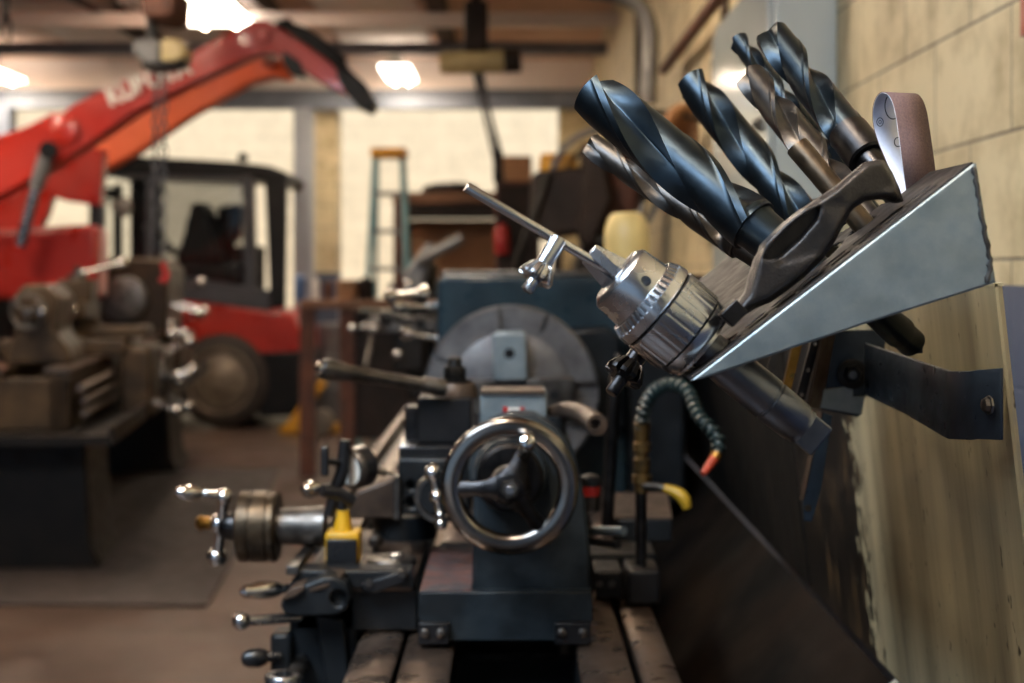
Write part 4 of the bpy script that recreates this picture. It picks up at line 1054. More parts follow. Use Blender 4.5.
far = [(60, 165), (92, 145), (133, 113), (188, 84), (242, 56), (258, 52), (274, 54), (286, 62), (291, 72), (289, 79), (272, 76), (250, 82), (188, 117), (137, 152), (92, 176), (60, 192)]
MB().pprism(far, DF, .16).build('loader_arm', M['arm_sunlit'], tr, bevel=.01)
MB().cyl(P(262, 38, DN + .1), P(270, 62, DF + .05), .05, seg=20).build('cross_tube', M['machine_red'], tr)
lettering('KUBOTA', 'lettering', P(110, 106, DN - .004), P(186, 73, DN) - P(108, 105, DN), (0, 0, 1), .15, M['white_paint'], tr, depth=.003, bold=.006, width=(P(190, 71, DN) - P(108, 105, DN)).length)
MB().pprism([(333, 60), (345, 64), (366, 84), (376, 102), (370, 112), (358, 107), (346, 94), (338, 80)], DN - .03, .22).build('coupler', M['cab_black'], tr, bevel=.012)
for k in range(3):
    MB().tube([P(276 + 5 * k, 24 - 2 * k, DN - .03), P(300, 28 + 4 * k, DN - .04), P(322, 42 + 4 * k, DN - .05), P(345, 62 + 5 * k, DN - .03)], .022, 10, smooth=2).build('hydraulic_hose', M['cab_black'], tr)
MB().pprism([(283, 50), (300, 62), (306, 78), (290, 74), (282, 62)], DN - .02, .05).build('knee_bracket', M['cab_black'], tr, bevel=.008)
MB().cyl(P(47, 152, 7.94), P(36, 188, 7.94), .042, seg=20).build('lift_cylinder', M['hoist_grey'], tr)
MB().cyl(P(38, 180, 7.94), P(20, 246, 7.94), .030, seg=20).build('cylinder_rod', M['turned_steel'], tr)
MB().cyl(P(48, 150, 7.9), P(48, 150, 8.05), .05, seg=20).build('cylinder_pin', M['cab_black'], tr)
MB().pprism([(-60, 226), (0, 194), (50, 168), (88, 147), (104, 150), (100, 206), (66, 201), (52, 196), (46, 215), (30, 246), (-60, 260)], 8.75, .10).build('loader_post', M['machine_red'], tr, bevel=.01)
MB().pprism([(-220, 238), (-60, 232), (40, 227), (92, 224), (98, 232), (97, 300), (-220, 300)], 8.5, .25).build('hood', M['machine_red'], tr, bevel=.04, seg=3)
MB().bx(-5.2, -3.15, 8.62, 9.1, .45, 1.25).build('chassis', M['cab_black'], tr, bevel=.02)
for yy in (8.35, 9.15):
    w_ = MB().rev((-3.65, yy, .44), (0, 1, 0), [(0, .30), (.02, .40), (.06, .44), (.20, .44), (.24, .40), (.26, .30)], 40).build('front_wheel', M['rubber'], tr)
    MB().rev((-3.65, yy - .005, .44), (0, 1, 0), [(0, .22), (.02, .26), (.24, .26), (.27, .22)], 32).build('rim', M['machine_red'], w_)
w_ = MB().rev((-4.9, 8.3, .72), (0, 1, 0), [(0, .5), (.04, .66), (.10, .72), (.36, .72), (.42, .66), (.46, .5)], 48).build('rear_wheel', M['rubber'], tr)

# ================================================================ FORKLIFT
DK = 12.5
fk = thing('forklift', 'red forklift with dark grey cab and wire rear screen, parked before the bright bay', 'forklift', (P(222, 0, DK).x, DK + .6, 0))
WD = 1.15
def fp(x, y, d=DK): return P(x, y, d)
body = [(128, 291), (165, 296), (265, 310), (292, 312), (300, 330), (304, 352), (303, 395), (262, 402), (262, 380), (250, 348), (225, 336), (196, 344), (182, 370), (178, 400), (100, 404), (100, 292)]
MB().pprism(body, DK, WD).build('body', M['machine_red'], fk, bevel=.03, seg=3)
MB().pprism([(256, 352), (304, 350), (305, 416), (258, 418)], DK - .01, WD + .02).build('counterweight', M['cab_black'], fk, bevel=.03)
MB().pprism([(100, 366), (180, 366), (180, 418), (100, 418)], DK - .008, WD + .016).build('step_panel', M['cab_black'], fk, bevel=.02)
MB().pprism([(134, 307), (176, 312), (174, 318), (134, 314)], DK - .006, .02).build('white_stripe', M['white_paint'], fk)
roof = MB().pprism([(94, 157), (102, 154), (240, 162), (270, 166), (286, 172), (290, 180), (280, 184), (240, 178), (94, 174)], DK, WD).build('roof', M['cab_black'], fk, bevel=.03)
for yy in (DK, DK + WD - .09):
    for nm, pl in (('front_post', [(95, 170), (104, 170), (103, 298), (97, 298)]), ('door_post', [(241, 172), (254, 172), (256, 290), (244, 292)]), ('rear_post', [(264, 174), (287, 178), (285, 308), (270, 308)])):
        MB().pprism(pl, yy, .09).build(nm, M['cab_grey' if nm != 'rear_post' else 'cab_black'], fk, bevel=.015)
    MB().pprism([(98, 284), (150, 272), (243, 286), (270, 290), (270, 311), (200, 302), (98, 292)], yy - .01, .10).build('door_panel', M['cab_grey'], fk, bevel=.015)
    MB().pprism([(104, 172), (242, 177), (242, 181), (104, 177)], yy + .01, .05).build('window_header', M['cab_grey'], fk)
    MB().faces([fp(x, y, yy + .04) for x, y in ((104, 176), (242, 180), (244, 285), (150, 273), (104, 283))], [(0, 1, 2, 3, 4)]).build('side_glass', M['cab_glass'], fk)
MB().bx(fp(98, 0).x, fp(162, 0).x * 1.09, DK + WD - .1, DK + WD - .06, fp(0, 292).z, fp(0, 172).z + .1).build('far_panel', M['cab_black'], fk)
MB().bx(fp(150, 0).x, fp(245, 0).x, DK + .95, DK + WD - .1, 1.2, 1.62).build('dash_box', M['cab_black'], fk, bevel=.03)
MB().px(146, 176, 152, 276, DK + .02, .05).build('window_divider', M['cab_grey'], fk)
# wire screen across the far side
gm = MB()
for i in range(22):
    x = 158 + i * 4.1; gm.bx(fp(x, 0).x * 1.09 - .007, fp(x, 0).x * 1.09 + .007, DK + WD - .06, DK + WD - .052, fp(0, 268).z, fp(0, 178).z + .08)
for j in range(20):
    z = fp(0, 178).z + .08 - j * .042; gm.bx(fp(156, 0).x * 1.09, fp(246, 0).x * 1.09, DK + WD - .052, DK + WD - .044, z - .007, z + .007)
gm.build('wire_screen', M['cab_black'], fk)
MB().prism([fp(176, 262, DK + .5), fp(190, 206, DK + .5), fp(198, 200, DK + .5), fp(206, 210, DK + .5), fp(222, 262, DK + .5)], (0, .45, 0)).build('seat_back', M['cab_black'], fk, bevel=.04, seg=3)
MB().bx(fp(172, 0).x, fp(226, 0).x, DK + .35, DK + .9, 1.28, 1.46).build('seat', M['cab_black'], fk, bevel=.04)
MB().pprism([(216, 206), (240, 204), (240, 236), (218, 262)], DK + .9, .15).build('fan_housing', M['cab_black'], fk, bevel=.03)
MB().torus(fp(160, 240, DK + .6), V((.7, 0, .7)), .18, .018, 32, 8).build('steering_wheel', M['cab_black'], fk)
MB().cyl(fp(160, 240, DK + .6), fp(150, 285, DK + .6), .025, seg=12).build('steering_column', M['cab_black'], fk)
MB().rev(fp(122, 207, DK - .12), (.2, -1, 0), [(0, .08), (.03, .09), (.04, .075)], 20).build('side_mirror', M['pipe_grey'], fk)
MB().cyl(fp(122, 207, DK - .1), fp(103, 200, DK + .02), .012, seg=8).build('mirror_arm', M['cab_black'], fk)
MB().rev(fp(243, 161, DK + .3), (0, 0, 1), [(0, .05), (.06, .045), (.07, .02)], 16).build('beacon', M['cab_black'], fk)
for k, (x, yy) in enumerate(((222, DK - .06), (222, DK + WD - .2), (108, DK - .06), (108, DK + WD - .2))):
    c = V((fp(x, 0).x, yy, .42))
    w_ = MB().rev(c, (0, 1, 0), [(0, .29), (.015, .36), (.05, .41), (.07, .42), (.19, .42), (.21, .41), (.245, .36), (.26, .29)], 48).build('wheel', M['rubber'], fk)
    q = MB().ring(c - V((0, .012, 0)), (0, 1, 0), [(0, .28), (.0, .30), (.26, .30), (.26, .24), (.06, .22)], 40).build('rim', M['rim_metal'], w_)
    MB().rev(c - V((0, .02, 0)), (0, 1, 0), [(-.03, .06), (-.028, .10), (0, .14), (.02, .235), (.12, .235)], 32).build('hub', M['rim_metal'], w_)
mast = MB()
for s_ in (.2, .95): mast.bx(fp(84, 0).x, fp(92, 0).x, DK + s_ - .05, DK + s_ + .05, .08, 2.2)
mast.bx(fp(84, 0).x, fp(90, 0).x, DK + .2, DK + .95, 2.05, 2.15).bx(fp(84, 0).x, fp(90, 0).x, DK + .2, DK + .95, .3, .42)
mast.build('mast', M['cab_black'], fk)

# ================================================================ OLD LATHE ON THE LEFT
ol = thing('lathe', 'old brown lathe with many shiny handles standing on the left, out of focus', 'lathe', (-1.92, 6.6, 0), rotz=math.radians(7))
def L_(mb, n, m, bevel=0.0, par=None, **k): return mb.build(n, M[m], par or ol, bevel=bevel, local=True, **k)
for y0, y1 in ((0, .62), (3.15, 3.95)):
    L_(MB().prism([(-.62, y0, 0), (-.58, y0, .1), (-.52, y0, .62), (-.06, y0, .62), (-.03, y0, .1), (.02, y0, 0)], (0, y1 - y0, 0)), 'pedestal', 'old_iron', .02)
L_(MB().bx(-.74, .12, -.35, 4.35, .62, .66).bx(.10, .12, -.35, 4.35, .66, .70).bx(-.74, -.72, -.35, 4.35, .66, .70), 'chip_pan', 'old_iron')
L_(MB().bx(-.50, -.40, -.15, 3.0, .66, .93).bx(-.20, -.10, -.15, 3.0, .66, .93).bx(-.5, -.1, -.15, -.05, .66, .9).bx(-.45, -.15, 1.9, 2.0, .66, .88), 'bed', 'old_lathe', .01)
L_(MB().bx(-.51, -.39, -.16, 3.0, .93, .945).bx(-.21, -.09, -.16, 3.0, .93, .945), 'bed_way', 'way_steel')
for x, z, r in ((-.045, .86, .018), (-.03, .80, .014), (-.03, .745, .014)):
    L_(MB().cyl((x, -.2, z), (x, 3.4, z), r, seg=16), 'feed_rod', 'way_steel')
L_(MB().prism([(-.62, .75, .946), (.0, .75, .946), (.03, .75, .99), (-.02, .75, 1.03), (-.62, .75, 1.03)], (0, .62, 0)), 'saddle', 'old_lathe', .012)
ap = L_(MB().bx(-.02, .14, .78, 1.34, .62, .99), 'apron', 'old_lathe', .02)
L_(MB().bx(-.58, .10, .95, 1.17, 1.03, 1.09), 'cross_slide', 'old_lathe', .01)
L_(MB().rev((-.28, 1.06, 1.09), (0, 0, 1), [(0, .12), (.04, .12), (.05, .11)], 32), 'swivel', 'old_lathe')
L_(MB().bx(-.36, -.20, .80, 1.30, 1.14, 1.22), 'compound', 'old_lathe', .01)
L_(MB().bx(-.37, -.19, .97, 1.15, 1.22, 1.34), 'tool_post', 'old_lathe', .012)
L_(MB().rev((-.28, 1.06, 1.34), (0, 0, 1), [(0, .05), (.03, .05), (.035, .02), (.07, .02)], 20), 'post_nut', 'dull_steel')
L_(MB().cyl((-.28, 1.06, 1.37), (-.05, .98, 1.42), .012, seg=12).ball((-.04, .977, 1.422), .034), 'post_lever', 'chrome')
def wheel(c, ax, R, n='apron_handwheel', m='dull_steel'):
    w_ = L_(MB().torus(c, ax, R, R * .11, 36, 10), n, m)
    e1, e2, a = frame(ax); s_ = MB()
    for k in range(3):
        th = .5 + 2 * PI * k / 3; s_.cyl(V(c), V(c) + (e1 * math.cos(th) + e2 * math.sin(th)) * R, R * .1, seg=10)
    s_.cyl(V(c) - a * R * .25, V(c) + a * R * .35, R * .22, seg=16); L_(s_, 'spokes', m, par=w_)
    L_(MB().rev(V(c) + e1 * R * .95, a, [(0, R * .1), (R * .3, R * .12), (R * .8, R * .2), (R * 1.1, R * .1)], 16), 'grip', 'chrome', par=w_)
wheel((.20, .92, .83), (1, 0, 0), .115)
wheel((.22, 1.06, 1.05), (1, 0, .1), .07, 'cross_feed_wheel', 'chrome')
wheel((-.28, .74, 1.18), (0, -1, 0), .05, 'compound_wheel', 'chrome')
for (a, b, r) in (((.14, 1.18, .92), (.30, 1.12, 1.00), .032), ((.14, 1.24, .80), (.31, 1.20, .84), .034), ((.14, 1.30, .70), (.28, 1.32, .63), .030), ((.12, .84, .70), (.27, .78, .66), .028), ((.14, 1.10, .72), (.25, 1.06, .79), .026)):
    h = L_(MB().cyl(a, b, .009, seg=10), 'lever', 'polished_steel'); L_(MB().ball(b, r), 'lever_ball', 'chrome', par=h)
# its tailstock at the near end
L_(MB().prism([(-.46, .12, .946), (-.14, .12, .946), (-.16, .12, 1.02), (-.22, .12, 1.10), (-.20, .12, 1.26), (-.26, .12, 1.32), (-.36, .12, 1.32), (-.41, .12, 1.26), (-.39, .12, 1.1), (-.44, .12, 1.02)], (0, .42, 0)), 'tailstock', 'old_lathe', .015)
L_(MB().cyl((-.305, .0, 1.2), (-.305, .75, 1.2), .045, seg=24), 'tailstock_quill', 'old_lathe')
wheel((-.305, -.05, 1.2), (0, -1, 0), .075, 'tailstock_wheel')
# headstock
hs = L_(MB().prism([(-.56, 3.0, .93), (-.04, 3.0, .93), (-.02, 3.0, 1.40), (-.10, 3.0, 1.47), (-.50, 3.0, 1.47), (-.56, 3.0, 1.40)], (0, .95, 0)), 'headstock', 'old_lathe', .02)
L_(MB().rev((-.305, 3.0, 1.2), (0, -1, 0), [(0, .06), (.05, .06), (.051, .15), (.15, .15), (.155, .13), (.156, .03)], 40), 'chuck', 'dull_steel')
for k, (y, z) in enumerate(((3.15, 1.15), (3.4, 1.25), (3.65, 1.15), (3.4, 1.02))):
    h = L_(MB().cyl((-.02, y, z), (.14, y - .03, z + .05 * (1 if k % 2 else -1)), .01, seg=10), 'speed_lever', 'polished_steel'); L_(MB().ball((.15, y - .032, z + .054 * (1 if k % 2 else -1)), .034), 'lever_ball', 'chrome', par=h)
L_(MB().bx(-.62, .02, 3.3, 4.3, .66, .93), 'gear_box', 'old_lathe', .02)
tag(MB().prism([P(-20, 606, 5.88), P(208, 607, 5.85), P(236, 556, 6.92), P(280, 470, 9.88), P(-20, 470, 9.88)], (0, 0, .012)).build('floor_mat', M['mat_rubber'], bevel=.004), 'thin dark rubber mat on the floor in front of the old lathe', 'mat')

# ================================================================ BACK OF THE SHOP
# pallet jack
pj = thing('pallet_jack', 'yellow pallet jack with a small grey wheel near the forklift', 'pallet jack', (P(335, 0, 12).x, 12, 0))
d_ = 12.0
MB().prism([P(279, 428, d_), P(286, 424, d_), P(312, 388, d_), P(320, 380, d_), P(326, 384, d_), P(318, 396, d_), P(298, 424, d_), P(345, 424, d_), P(345, 434, d_), P(280, 434, d_)], (0, .14, 0)).build('fork', M['yellow_paint'], pj, bevel=.01)
MB().prism([P(340, 384, d_ + .4), P(352, 380, d_ + .4), P(368, 410, d_ + .4), P(392, 416, d_ + .4), P(392, 434, d_ + .4), P(350, 434, d_ + .4)], (0, .14, 0)).build('fork', M['yellow_paint'], pj, bevel=.01)
MB().prism([P(372, 392, d_ + .2), P(390, 388, d_ + .2), P(394, 430, d_ + .2), P(372, 430, d_ + .2)], (0, .3, 0)).build('pump_housing', M['yellow_paint'], pj, bevel=.02)
w_ = MB().rev((P(321, 0, d_).x, d_ - .12, .115), (0, 1, 0), [(0, .06), (.01, .115), (.09, .115), (.1, .06)], 28).build('wheel', M['rim_metal'], pj)
MB().cyl(P(383, 392, d_ + .3), P(356, 300, d_ + .5), .025, seg=12).build('tow_bar', M['cab_black'], pj)
MB().torus(P(355, 292, d_ + .5), (0, 1, .1), .08, .016, 24, 8).build('handle_loop', M['cab_black'], pj)
# step ladder
sl_ = thing('step_ladder', 'pale teal step ladder with yellow top, standing in front of the bright bay', 'ladder', (P(389, 0, 10.6).x, 10.6, 0))
dl = 10.5; zt = P(0, 156, dl).z
xa, xb = P(375, 0, dl).x, P(402, 0, dl).x
for x, s_ in ((xa, -1), (xb, 1)):
    MB().prism([(x - .02, dl, zt), (x + .02, dl, zt), (x + .02 + s_ * .10, dl - .30, 0), (x - .02 + s_ * .10, dl - .30, 0)], (0, .06, 0)).build('rail', M['ladder_teal'], sl_)
    MB().prism([(x - .015, dl + .16, zt), (x + .015, dl + .16, zt), (x + .015 + s_ * .08, dl + .75, 0), (x - .015 + s_ * .08, dl + .75, 0)], (0, .03, 0)).build('back_leg', M['ladder_teal'], sl_)
for k in range(7):
    q = (k + 1) / 8; z = zt * (1 - q); w_ = .10 * q
    MB().bx(xa - w_, xb + w_, dl - .30 * q, dl - .30 * q + .08, z - .015, z + .015).build('step', M['pipe_grey'], sl_)
MB().bx(xa - .03, xb + .03, dl - .04, dl + .24, zt - .01, zt + .06).build('top_cap', M['yellow_paint'], sl_, bevel=.01)
# tall storage rack with a plank top
sr_ = thing('storage_rack', 'tall storage rack with a brown plank top beside the ladder', 'rack', (P(450, 0, 11.4).x, 11.4, 0))
dr_ = 11.5; x0, x1 = P(392, 0, dr_).x, P(512, 0, dr_).x; z1 = P(0, 192, dr_).z
MB().bx(x0, x1, dr_, dr_ + .8, z1 - .09, z1).build('plank_top', M['wood_bench'], sr_, bevel=.008)
MB().bx(x0 + .02, x1 - .02, dr_ + .03, dr_ + .77, z1 - .19, z1 - .09).build('apron_rail', M['bench_dark'], sr_)
for x in (x0 + .05, x1 - .05):
    for y in (dr_ + .05, dr_ + .7): MB().bx(x - .04, x + .04, y - .04, y + .04, 0, z1 - .09).build('post', M['rust'], sr_)
MB().bx(x0 + .05, x1 - .05, dr_ + .72, dr_ + .75, .3, z1 - .2).build('back_panel', M['card_tan'], sr_)
for z in (.35, .85, 1.3): MB().bx(x0 + .05, x1 - .05, dr_ + .05, dr_ + .72, z - .02, z + .02).build('shelf', M['wood_bench'], sr_)
tag(MB().rev((P(450, 0, 11.9).x, 11.9, z1), (0, 0, 1), [(0, .20), (.03, .24), (.07, .22), (.10, .12)], 28).build('coiled_belt', M['bench_dark']), 'low dark round coil lying on the plank top of the storage rack', 'coil')
tag(MB().bx(P(498, 0, 10.2).x, P(532, 0, 10.2).x, 10.2, 10.55, P(0, 181, 10.2).z, P(0, 156, 10.2).z).build('storage_box', M['card_tan'], bevel=.008), 'brown box on the steel locker behind the bench', 'box', None)
lk = thing('steel_locker', 'dark steel locker with the brown box on it, beyond the big chuck', 'locker', (P(515, 0, 10.3).x, 10.3, 0))
MB().bx(P(495, 0, 10.2).x, P(540, 0, 10.2).x, 10.18, 10.62, 0, P(0, 181, 10.2).z).build('body', M['rust'], lk, bevel=.01)
MB().bx(P(498, 0, 10.2).x, P(537, 0, 10.2).x, 10.165, 10.18, .1, P(0, 185, 10.2).z).build('door', M['bench_dark'], lk, bevel=.004)
# fire extinguisher hung on the locker
fe = thing('fire_extinguisher', 'small red fire extinguisher hung in front of the dark locker', 'fire extinguisher', tuple(P(502, 254, 10.0)))
ec = P(502, 254, 10.105); r_ = 7.5 * S(10)
MB().rev(ec, (0, 0, 1), [(0, r_ * .9), (.01, r_), (.17, r_), (.20, r_ * .6), (.215, r_ * .3)], 24).build('cylinder', M['red_plastic'], fe)
MB().box(ec + V((0, 0, .235)), (.05, .03, .035)).build('valve', M['cab_black'], fe, bevel=.004)
MB().tube([ec + V((.02, -.02, .23)), ec + V((.07, -.02, .20)), ec + V((.07, -.02, .06))], .01, 8).build('hose', M['cab_black'], fe)
# clutter between forklift and ladder
wb_ = thing('work_bench', 'low brown work bench crowded with small things beyond the tool post', 'bench', (P(370, 0, 9.6).x, 9.7, 0))
bz_ = P(0, 300, 9.5).z
MB().bx(P(300, 0, 9.5).x, P(438, 0, 9.5).x, 9.5, 9.9, bz_ - .06, bz_).build('bench_top', M['wood_bench'], wb_, bevel=.006)
for x in (306, 346, 432): MB().bx(P(x, 0, 9.5).x - .05, P(x, 0, 9.5).x + .05, 9.54, 9.64, 0, bz_ - .06).build('leg', M['rust'], wb_)
MB().bx(P(352, 0, 9.5).x, P(430, 0, 9.5).x, 9.58, 9.85, .25, bz_ - .08).build('drawer_unit', M['bench_dark'], wb_, bevel=.01)
its = [('tin_can', 'blue tin standing at the left end of the bench', 'tin', 300, 274, 12, 'blue_drum'), ('spray_can', 'pale slim can standing right of the blue tin', 'can', 316, 278, 7, 'white_paint'), ('oil_can', 'red-brown can standing between pale can and tan box', 'can', 328, 281, 9, 'rust'), ('paint_tin', 'dark wide tin standing at the middle of the bench', 'tin', 366, 277, 16, 'bench_dark'), ('jar', 'small grey jar standing near the right end of the bench', 'jar', 392, 283, 9, 'pipe_grey')]
for nm, lb, ct, x, yt, w_, m_ in its:
    dd_ = 9.65; c = V((P(x, 0, dd_).x, dd_, bz_)); h = P(0, yt, dd_).z - bz_; r_ = w_ / 2 * S(dd_)
    tag(MB().rev(c, (0, 0, 1), [(0, r_ * .95), (.005, r_), (h * .85, r_), (h * .9, r_ * .8), (h * .93, r_ * .45), (h, r_ * .45)], 20).build(nm, M[m_]), lb, ct)
for lb, x, yt, w_, m_ in (('tan cardboard box at the middle of the bench', 346, 280, 18, 'card_tan'), ('dark crate at the right end of the bench', 418, 270, 26, 'bench_dark')):
    tag(MB().bx(P(x - w_ / 2, 0, 9.6).x, P(x + w_ / 2, 0, 9.6).x, 9.58, 9.85, bz_, P(0, yt, 9.6).z).build('storage_box', M[m_], bevel=.006), lb, 'box')
tag(MB().rev((-1.50, 13.1, 0), (0, 0, 1), [(0, .27), (.02, .29), (.3, .28), (.31, .295), (.33, .28), (.6, .28), (.61, .295), (.63, .28), (.88, .29), (.9, .27)], 36).build('oil_drum', M['hoist_grey']), 'grey steel drum on the floor just past the forklift tail', 'drum')
# a small bench machine with bright handles
mm = thing('milling_machine', 'small dark milling machine with bright crank handles, seen between bench and headstock', 'milling machine', (P(410, 0, 6.6).x, 6.7, 0))
dm_ = 6.5
MB().bx(P(398, 0, dm_).x, P(436, 0, dm_).x, dm_ + .1, dm_ + .6, 0, .55).build('base', M['old_iron'], mm, bevel=.02)
MB().prism([P(405, 400, dm_ + .2), P(436, 400, dm_ + .2), P(434, 262, dm_ + .2), P(412, 268, dm_ + .2)], (0, .35, 0)).build('column', M['old_iron'], mm, bevel=.02)
MB().px(366, 318, 436, 332, dm_, .30).build('table', M['dull_steel'], mm, bevel=.006)
MB().px(392, 330, 424, 372, dm_ + .04, .25).build('knee', M['old_iron'], mm, bevel=.015)
MB().prism([P(404, 300, dm_), P(418, 300, dm_), P(436, 248, dm_), P(428, 240, dm_), P(404, 272, dm_)], (0, .2, 0)).build('head', M['hoist_grey'], mm, bevel=.02)
MB().cyl(P(417, 262, dm_ - .02), P(462, 238, dm_ - .02), .028, seg=16).build('quill_lever', M['pipe_grey'], mm)
for k, (x, y) in enumerate(((352, 328), (366, 327), (374, 329))):
    MB().ball(P(x, y, dm_ - .1), .020).build('crank_ball', M['chrome'], mm)
MB().cyl(P(352, 328, dm_ - .1), P(384, 326, dm_ - .02), .010, seg=10).build('crank_shaft', M['polished_steel'], mm)
MB().cyl(P(372, 336, dm_ - .05), P(366, 366, dm_ - .1), .011, seg=10).build('crank_arm', M['dull_steel'], mm)
for x, y in ((408, 284), (414, 296), (398, 354)): MB().ball(P(x, y, dm_ - .05), .022).build('lever_ball', M['chrome'], mm)
# big dark drilling machine against the wall
bd = thing('drilling_machine', 'tall dark machine with hoop shaped guard and yellow box, behind the headstock', 'drilling machine', (P(600, 0, 7).x, 7.2, 0))
db = 7.0
MB().prism([P(585, 235, db), P(618, 235, db), P(630, 280, db), P(640, 500, db), P(560, 500, db), P(572, 280, db)], (0, .5, 0)).build('frame', M['old_iron'], bd, bevel=.03)
MB().cyl((P(600, 0, db).x, db + .25, .0), (P(600, 0, db).x, db + .25, P(0, 140, db).z), .085, seg=28).build('column', M['bench_dark'], bd)
MB().pprism([(532, 172), (588, 165), (592, 232), (540, 240), (530, 220)], db - .1, .35).build('head', M['bench_dark'], bd, bevel=.03)
MB().ring(P(606, 184, db - .05), (0, 1, 0), [(0, .26), (0, .285), (.16, .285), (.16, .26)], 48).build('belt_guard', M['hoist_grey'], bd)
MB().ring(P(606, 184, db + .0), (0, 1, 0), [(0, .19), (0, .215), (.06, .215), (.06, .19)], 48).build('pulley', M['old_iron'], bd)
MB().pprism([(584, 150), (600, 142), (612, 200), (590, 250), (578, 240)], db - .16, .1).build('link_arm', M['bench_dark'], bd, bevel=.02)
MB().px(540, 153, 577, 172, db, .3).build('yellow_box', M['yellow_paint'], bd, bevel=.02)
MB().tube([P(548, 172, db - .12), P(541, 196, db - .14), P(524, 240, db - .16), P(514, 280, db - .1)], .02, 10, smooth=2).build('feed_arm', M['old_iron'], bd)
MB().px(606, 150, 640, 240, db + .1, .35).build('motor_housing', M['rust'], bd, bevel=.04)
MB().bx(P(540, 0, db).x, P(575, 0, db).x, db - .15, db + .2, .6, .68).bx(P(553, 0, db).x, P(562, 0, db).x, db - .02, db + .1, .68, P(0, 238, db).z).build('table', M['old_iron'], bd, bevel=.01)
# ---------------------------------------------------------------- electrical cabinet and pipes on the wall
ec_ = thing('electrical_cabinet', 'pale grey electrical cabinet on the block wall behind the drills', 'electrical cabinet', (.70, 3.9, 1.36))
MB().bx(.629, .779, 3.40, 4.41, 1.36, 2.14).build('body', M['cabinet_paint'], ec_, bevel=.006)
MB().bx(.617, .629, 3.43, 4.38, 1.39, 2.11).build('door', M['cabinet_paint'], ec_, bevel=.004)
MB().rev((.617, 3.52, 1.75), (-1, 0, 0), [(0, .018), (.012, .018), (.014, .010), (.022, .010)], 20).build('lock', M['dull_steel'], ec_)
for z in (1.5, 2.0): MB().cyl((.622, 4.39, z - .04), (.622, 4.39, z + .04), .009, seg=12).build('hinge', M['dull_steel'], ec_)
def pipe(label, pts, r, m, cat='pipe', smooth=2, grp=None):
    return tag(MB().tube(pts, r, 14, smooth=smooth).build('pipe' if cat == 'pipe' else cat.replace(' ', '_'), M[m]), label, cat, grp)
pipe('thick pale pipe bending down from the roof left of the wall', [P(575, -12, 6), P(618, -6, 6), P(640, 4, 6), P(650, 24, 6), P(650, 60, 6), P(648, 104, 6)], .036, 'pipe_grey')
pipe('thin dark conduit running down the wall behind the thick bent pipe', [V((.745, 8.3, 3.3)), V((.745, 8.3, 2.2)), V((.745, 8.3, 1.0))], .03, 'bench_dark')
pipe('brown conduit running down the wall left of the electrical cabinet', [V((.762, 5.1, 3.3)), V((.762, 5.1, 2.0)), V((.762, 5.1, .9))], .015, 'brown_iron')
pipe('rusty conduit running along the wall above the cabinet', [V((.705, 4.5, 2.32)), V((.705, 5.5, 2.32)), V((.705, 6.6, 2.32))], .025, 'rust')
hs_ = MB()
for k in range(5):
    c = P(676, 150 + 5 * k, 5.6 + .05 * k); hs_.torus(c, V((.85, -.5, .12 * k - .2)), .17 - .008 * k, .018, 40, 10)
tag(hs_.build('hose_coil', M['card_tan']), 'coil of tan hose hanging on the wall left of the electrical cabinet', 'hose coil')
tag(MB().cyl(V((.79, 5.65, 1.99)), V((.55, 5.65, 2.02)), .014, seg=12).build('wall_hook', M['dull_steel']), 'steel hook on the wall carrying the tan hose coil', 'hook')
tag(MB().bx(XR - .014, XR - .002, 1.85, 2.145, P(0, 40, 2.17).z, 2.1).build('wall_sign', M['orange_plastic'], bevel=.002), 'orange panel high on the tan block wall', 'panel')
# ---------------------------------------------------------------- hoists hanging from the roof
def chain(a, b, r, name, m, par, link=None):
    a, b = V(a), V(b); n = max(4, int((b - a).length / (r * 5))); mb = MB(); d = (b - a) / n; e1, e2, _ = frame(d)
    for i in range(n):
        c = a + d * (i + .5); u, v = (e1, e2) if i % 2 else (e2, e1)
        hl_ = d.length * .66; pts = [c + d.normalized() * hl_ * math.sin(t) + u * r * 1.3 * math.cos(t) for t in [2 * PI * k / 10 for k in range(10)]]
        mb.tube(pts, r * .42, 6, closed=True)
    return mb.build(name, M[m], par)
d7 = 7.0
h1 = thing('chain_hoist', 'grey and cream chain hoist, its long chain hanging in front of the cab', 'chain hoist', tuple(P(158, 68, d7)))
MB().pprism([(131, 42), (138, 38), (160, 39), (160, 62), (146, 66), (140, 60), (133, 55)], d7, .18).build('gear_case', M['hoist_grey'], h1, bevel=.02)
MB().pprism([(160, 38), (178, 38), (185, 46), (183, 58), (174, 62), (160, 62)], d7 - .01, .20).build('motor_case', M['hoist_cream'], h1, bevel=.02)
MB().pprism([(140, 62), (183, 58), (180, 64), (164, 68), (143, 69)], d7, .18).build('chain_guide', M['cab_black'], h1, bevel=.01)
MB().cyl(P(152, 40, d7 + .09), P(152, -12, d7 + .09), .03, seg=14).build('suspension', M['cab_black'], h1)
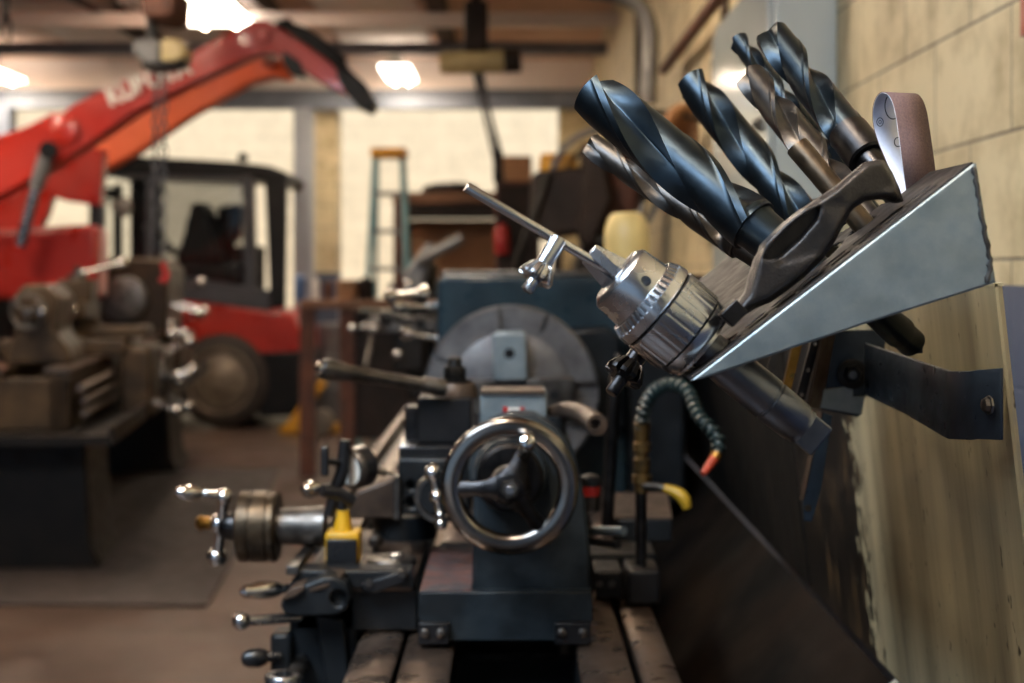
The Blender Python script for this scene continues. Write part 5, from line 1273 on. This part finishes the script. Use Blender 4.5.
MB().pprism([(138, -14), (176, -14), (174, 14), (162, 18), (142, 16)], d7 - .1, .35).build('trolley', M['rust'], h1, bevel=.02)
MB().bx(P(152, 0, d7).x - .04, P(152, 0, d7).x + .04, d7 - .03, d7 + .2, P(0, -12, d7).z, ZC).build('trolley_hanger', M['cab_black'], h1)
chain(P(164, 66, d7 + .05), P(164, 262, d7 + .05), .011, 'load_chain', 'cab_grey', h1)
chain(P(156, 66, d7 + .08), P(154, 250, d7 + .08), .010, 'hand_chain', 'cab_grey', h1)
MB().tube([P(164, 262, d7 + .05), P(164, 270, d7 + .05), P(168, 276, d7 + .05), P(165, 282, d7 + .05), P(160, 278, d7 + .05)], .014, 10, smooth=2).build('hook', M['red_plastic'], h1)
d9 = 9.0
h2 = thing('electric_hoist', 'cream cylindrical electric hoist hanging at top centre with slanting cords', 'electric hoist', tuple(P(480, 75, d9)))
MB().rev(P(440, 63, d9), P(504, 61, d9) - P(440, 63, d9), [(0, .055), (.02, .07), ((64) * S(d9), .075)], 28).build('drum_case', M['hoist_cream'], h2)
MB().rev(P(504, 61, d9), P(520, 60, d9) - P(504, 61, d9), [(0, .078), (16 * S(d9), .075), (17 * S(d9), .06)], 28).build('end_cover', M['bench_dark'], h2)
MB().px(464, 0, 488, 52, d9 - .05, .16).build('trolley', M['bench_dark'], h2, bevel=.02)
MB().cyl(P(476, 2, d9 + .03), (P(476, 2, d9 + .03).x, d9 + .03, ZC), .03, seg=12).build('trolley_hanger', M['bench_dark'], h2)
for x0, x1, y1 in ((474, 496, 165), (482, 503, 180), (478, 500, 150)):
    MB().cyl(P(x0, 72, d9), P(x1, y1, d9 + .05), .012, seg=8).build('pull_cord', M['cab_grey'], h2)
MB().px(493, 150, 503, 182, d9, .05).build('pendant_control', M['bench_dark'], h2, bevel=.01)
h3 = thing('hanging_chain', 'dark chain hanging from the roof in the upper left corner', 'chain', tuple(P(6, 42, 8)))
chain((P(6, 0, 8).x, 8, ZC), P(6, 42, 8), .022, 'links', 'cab_black', h3)
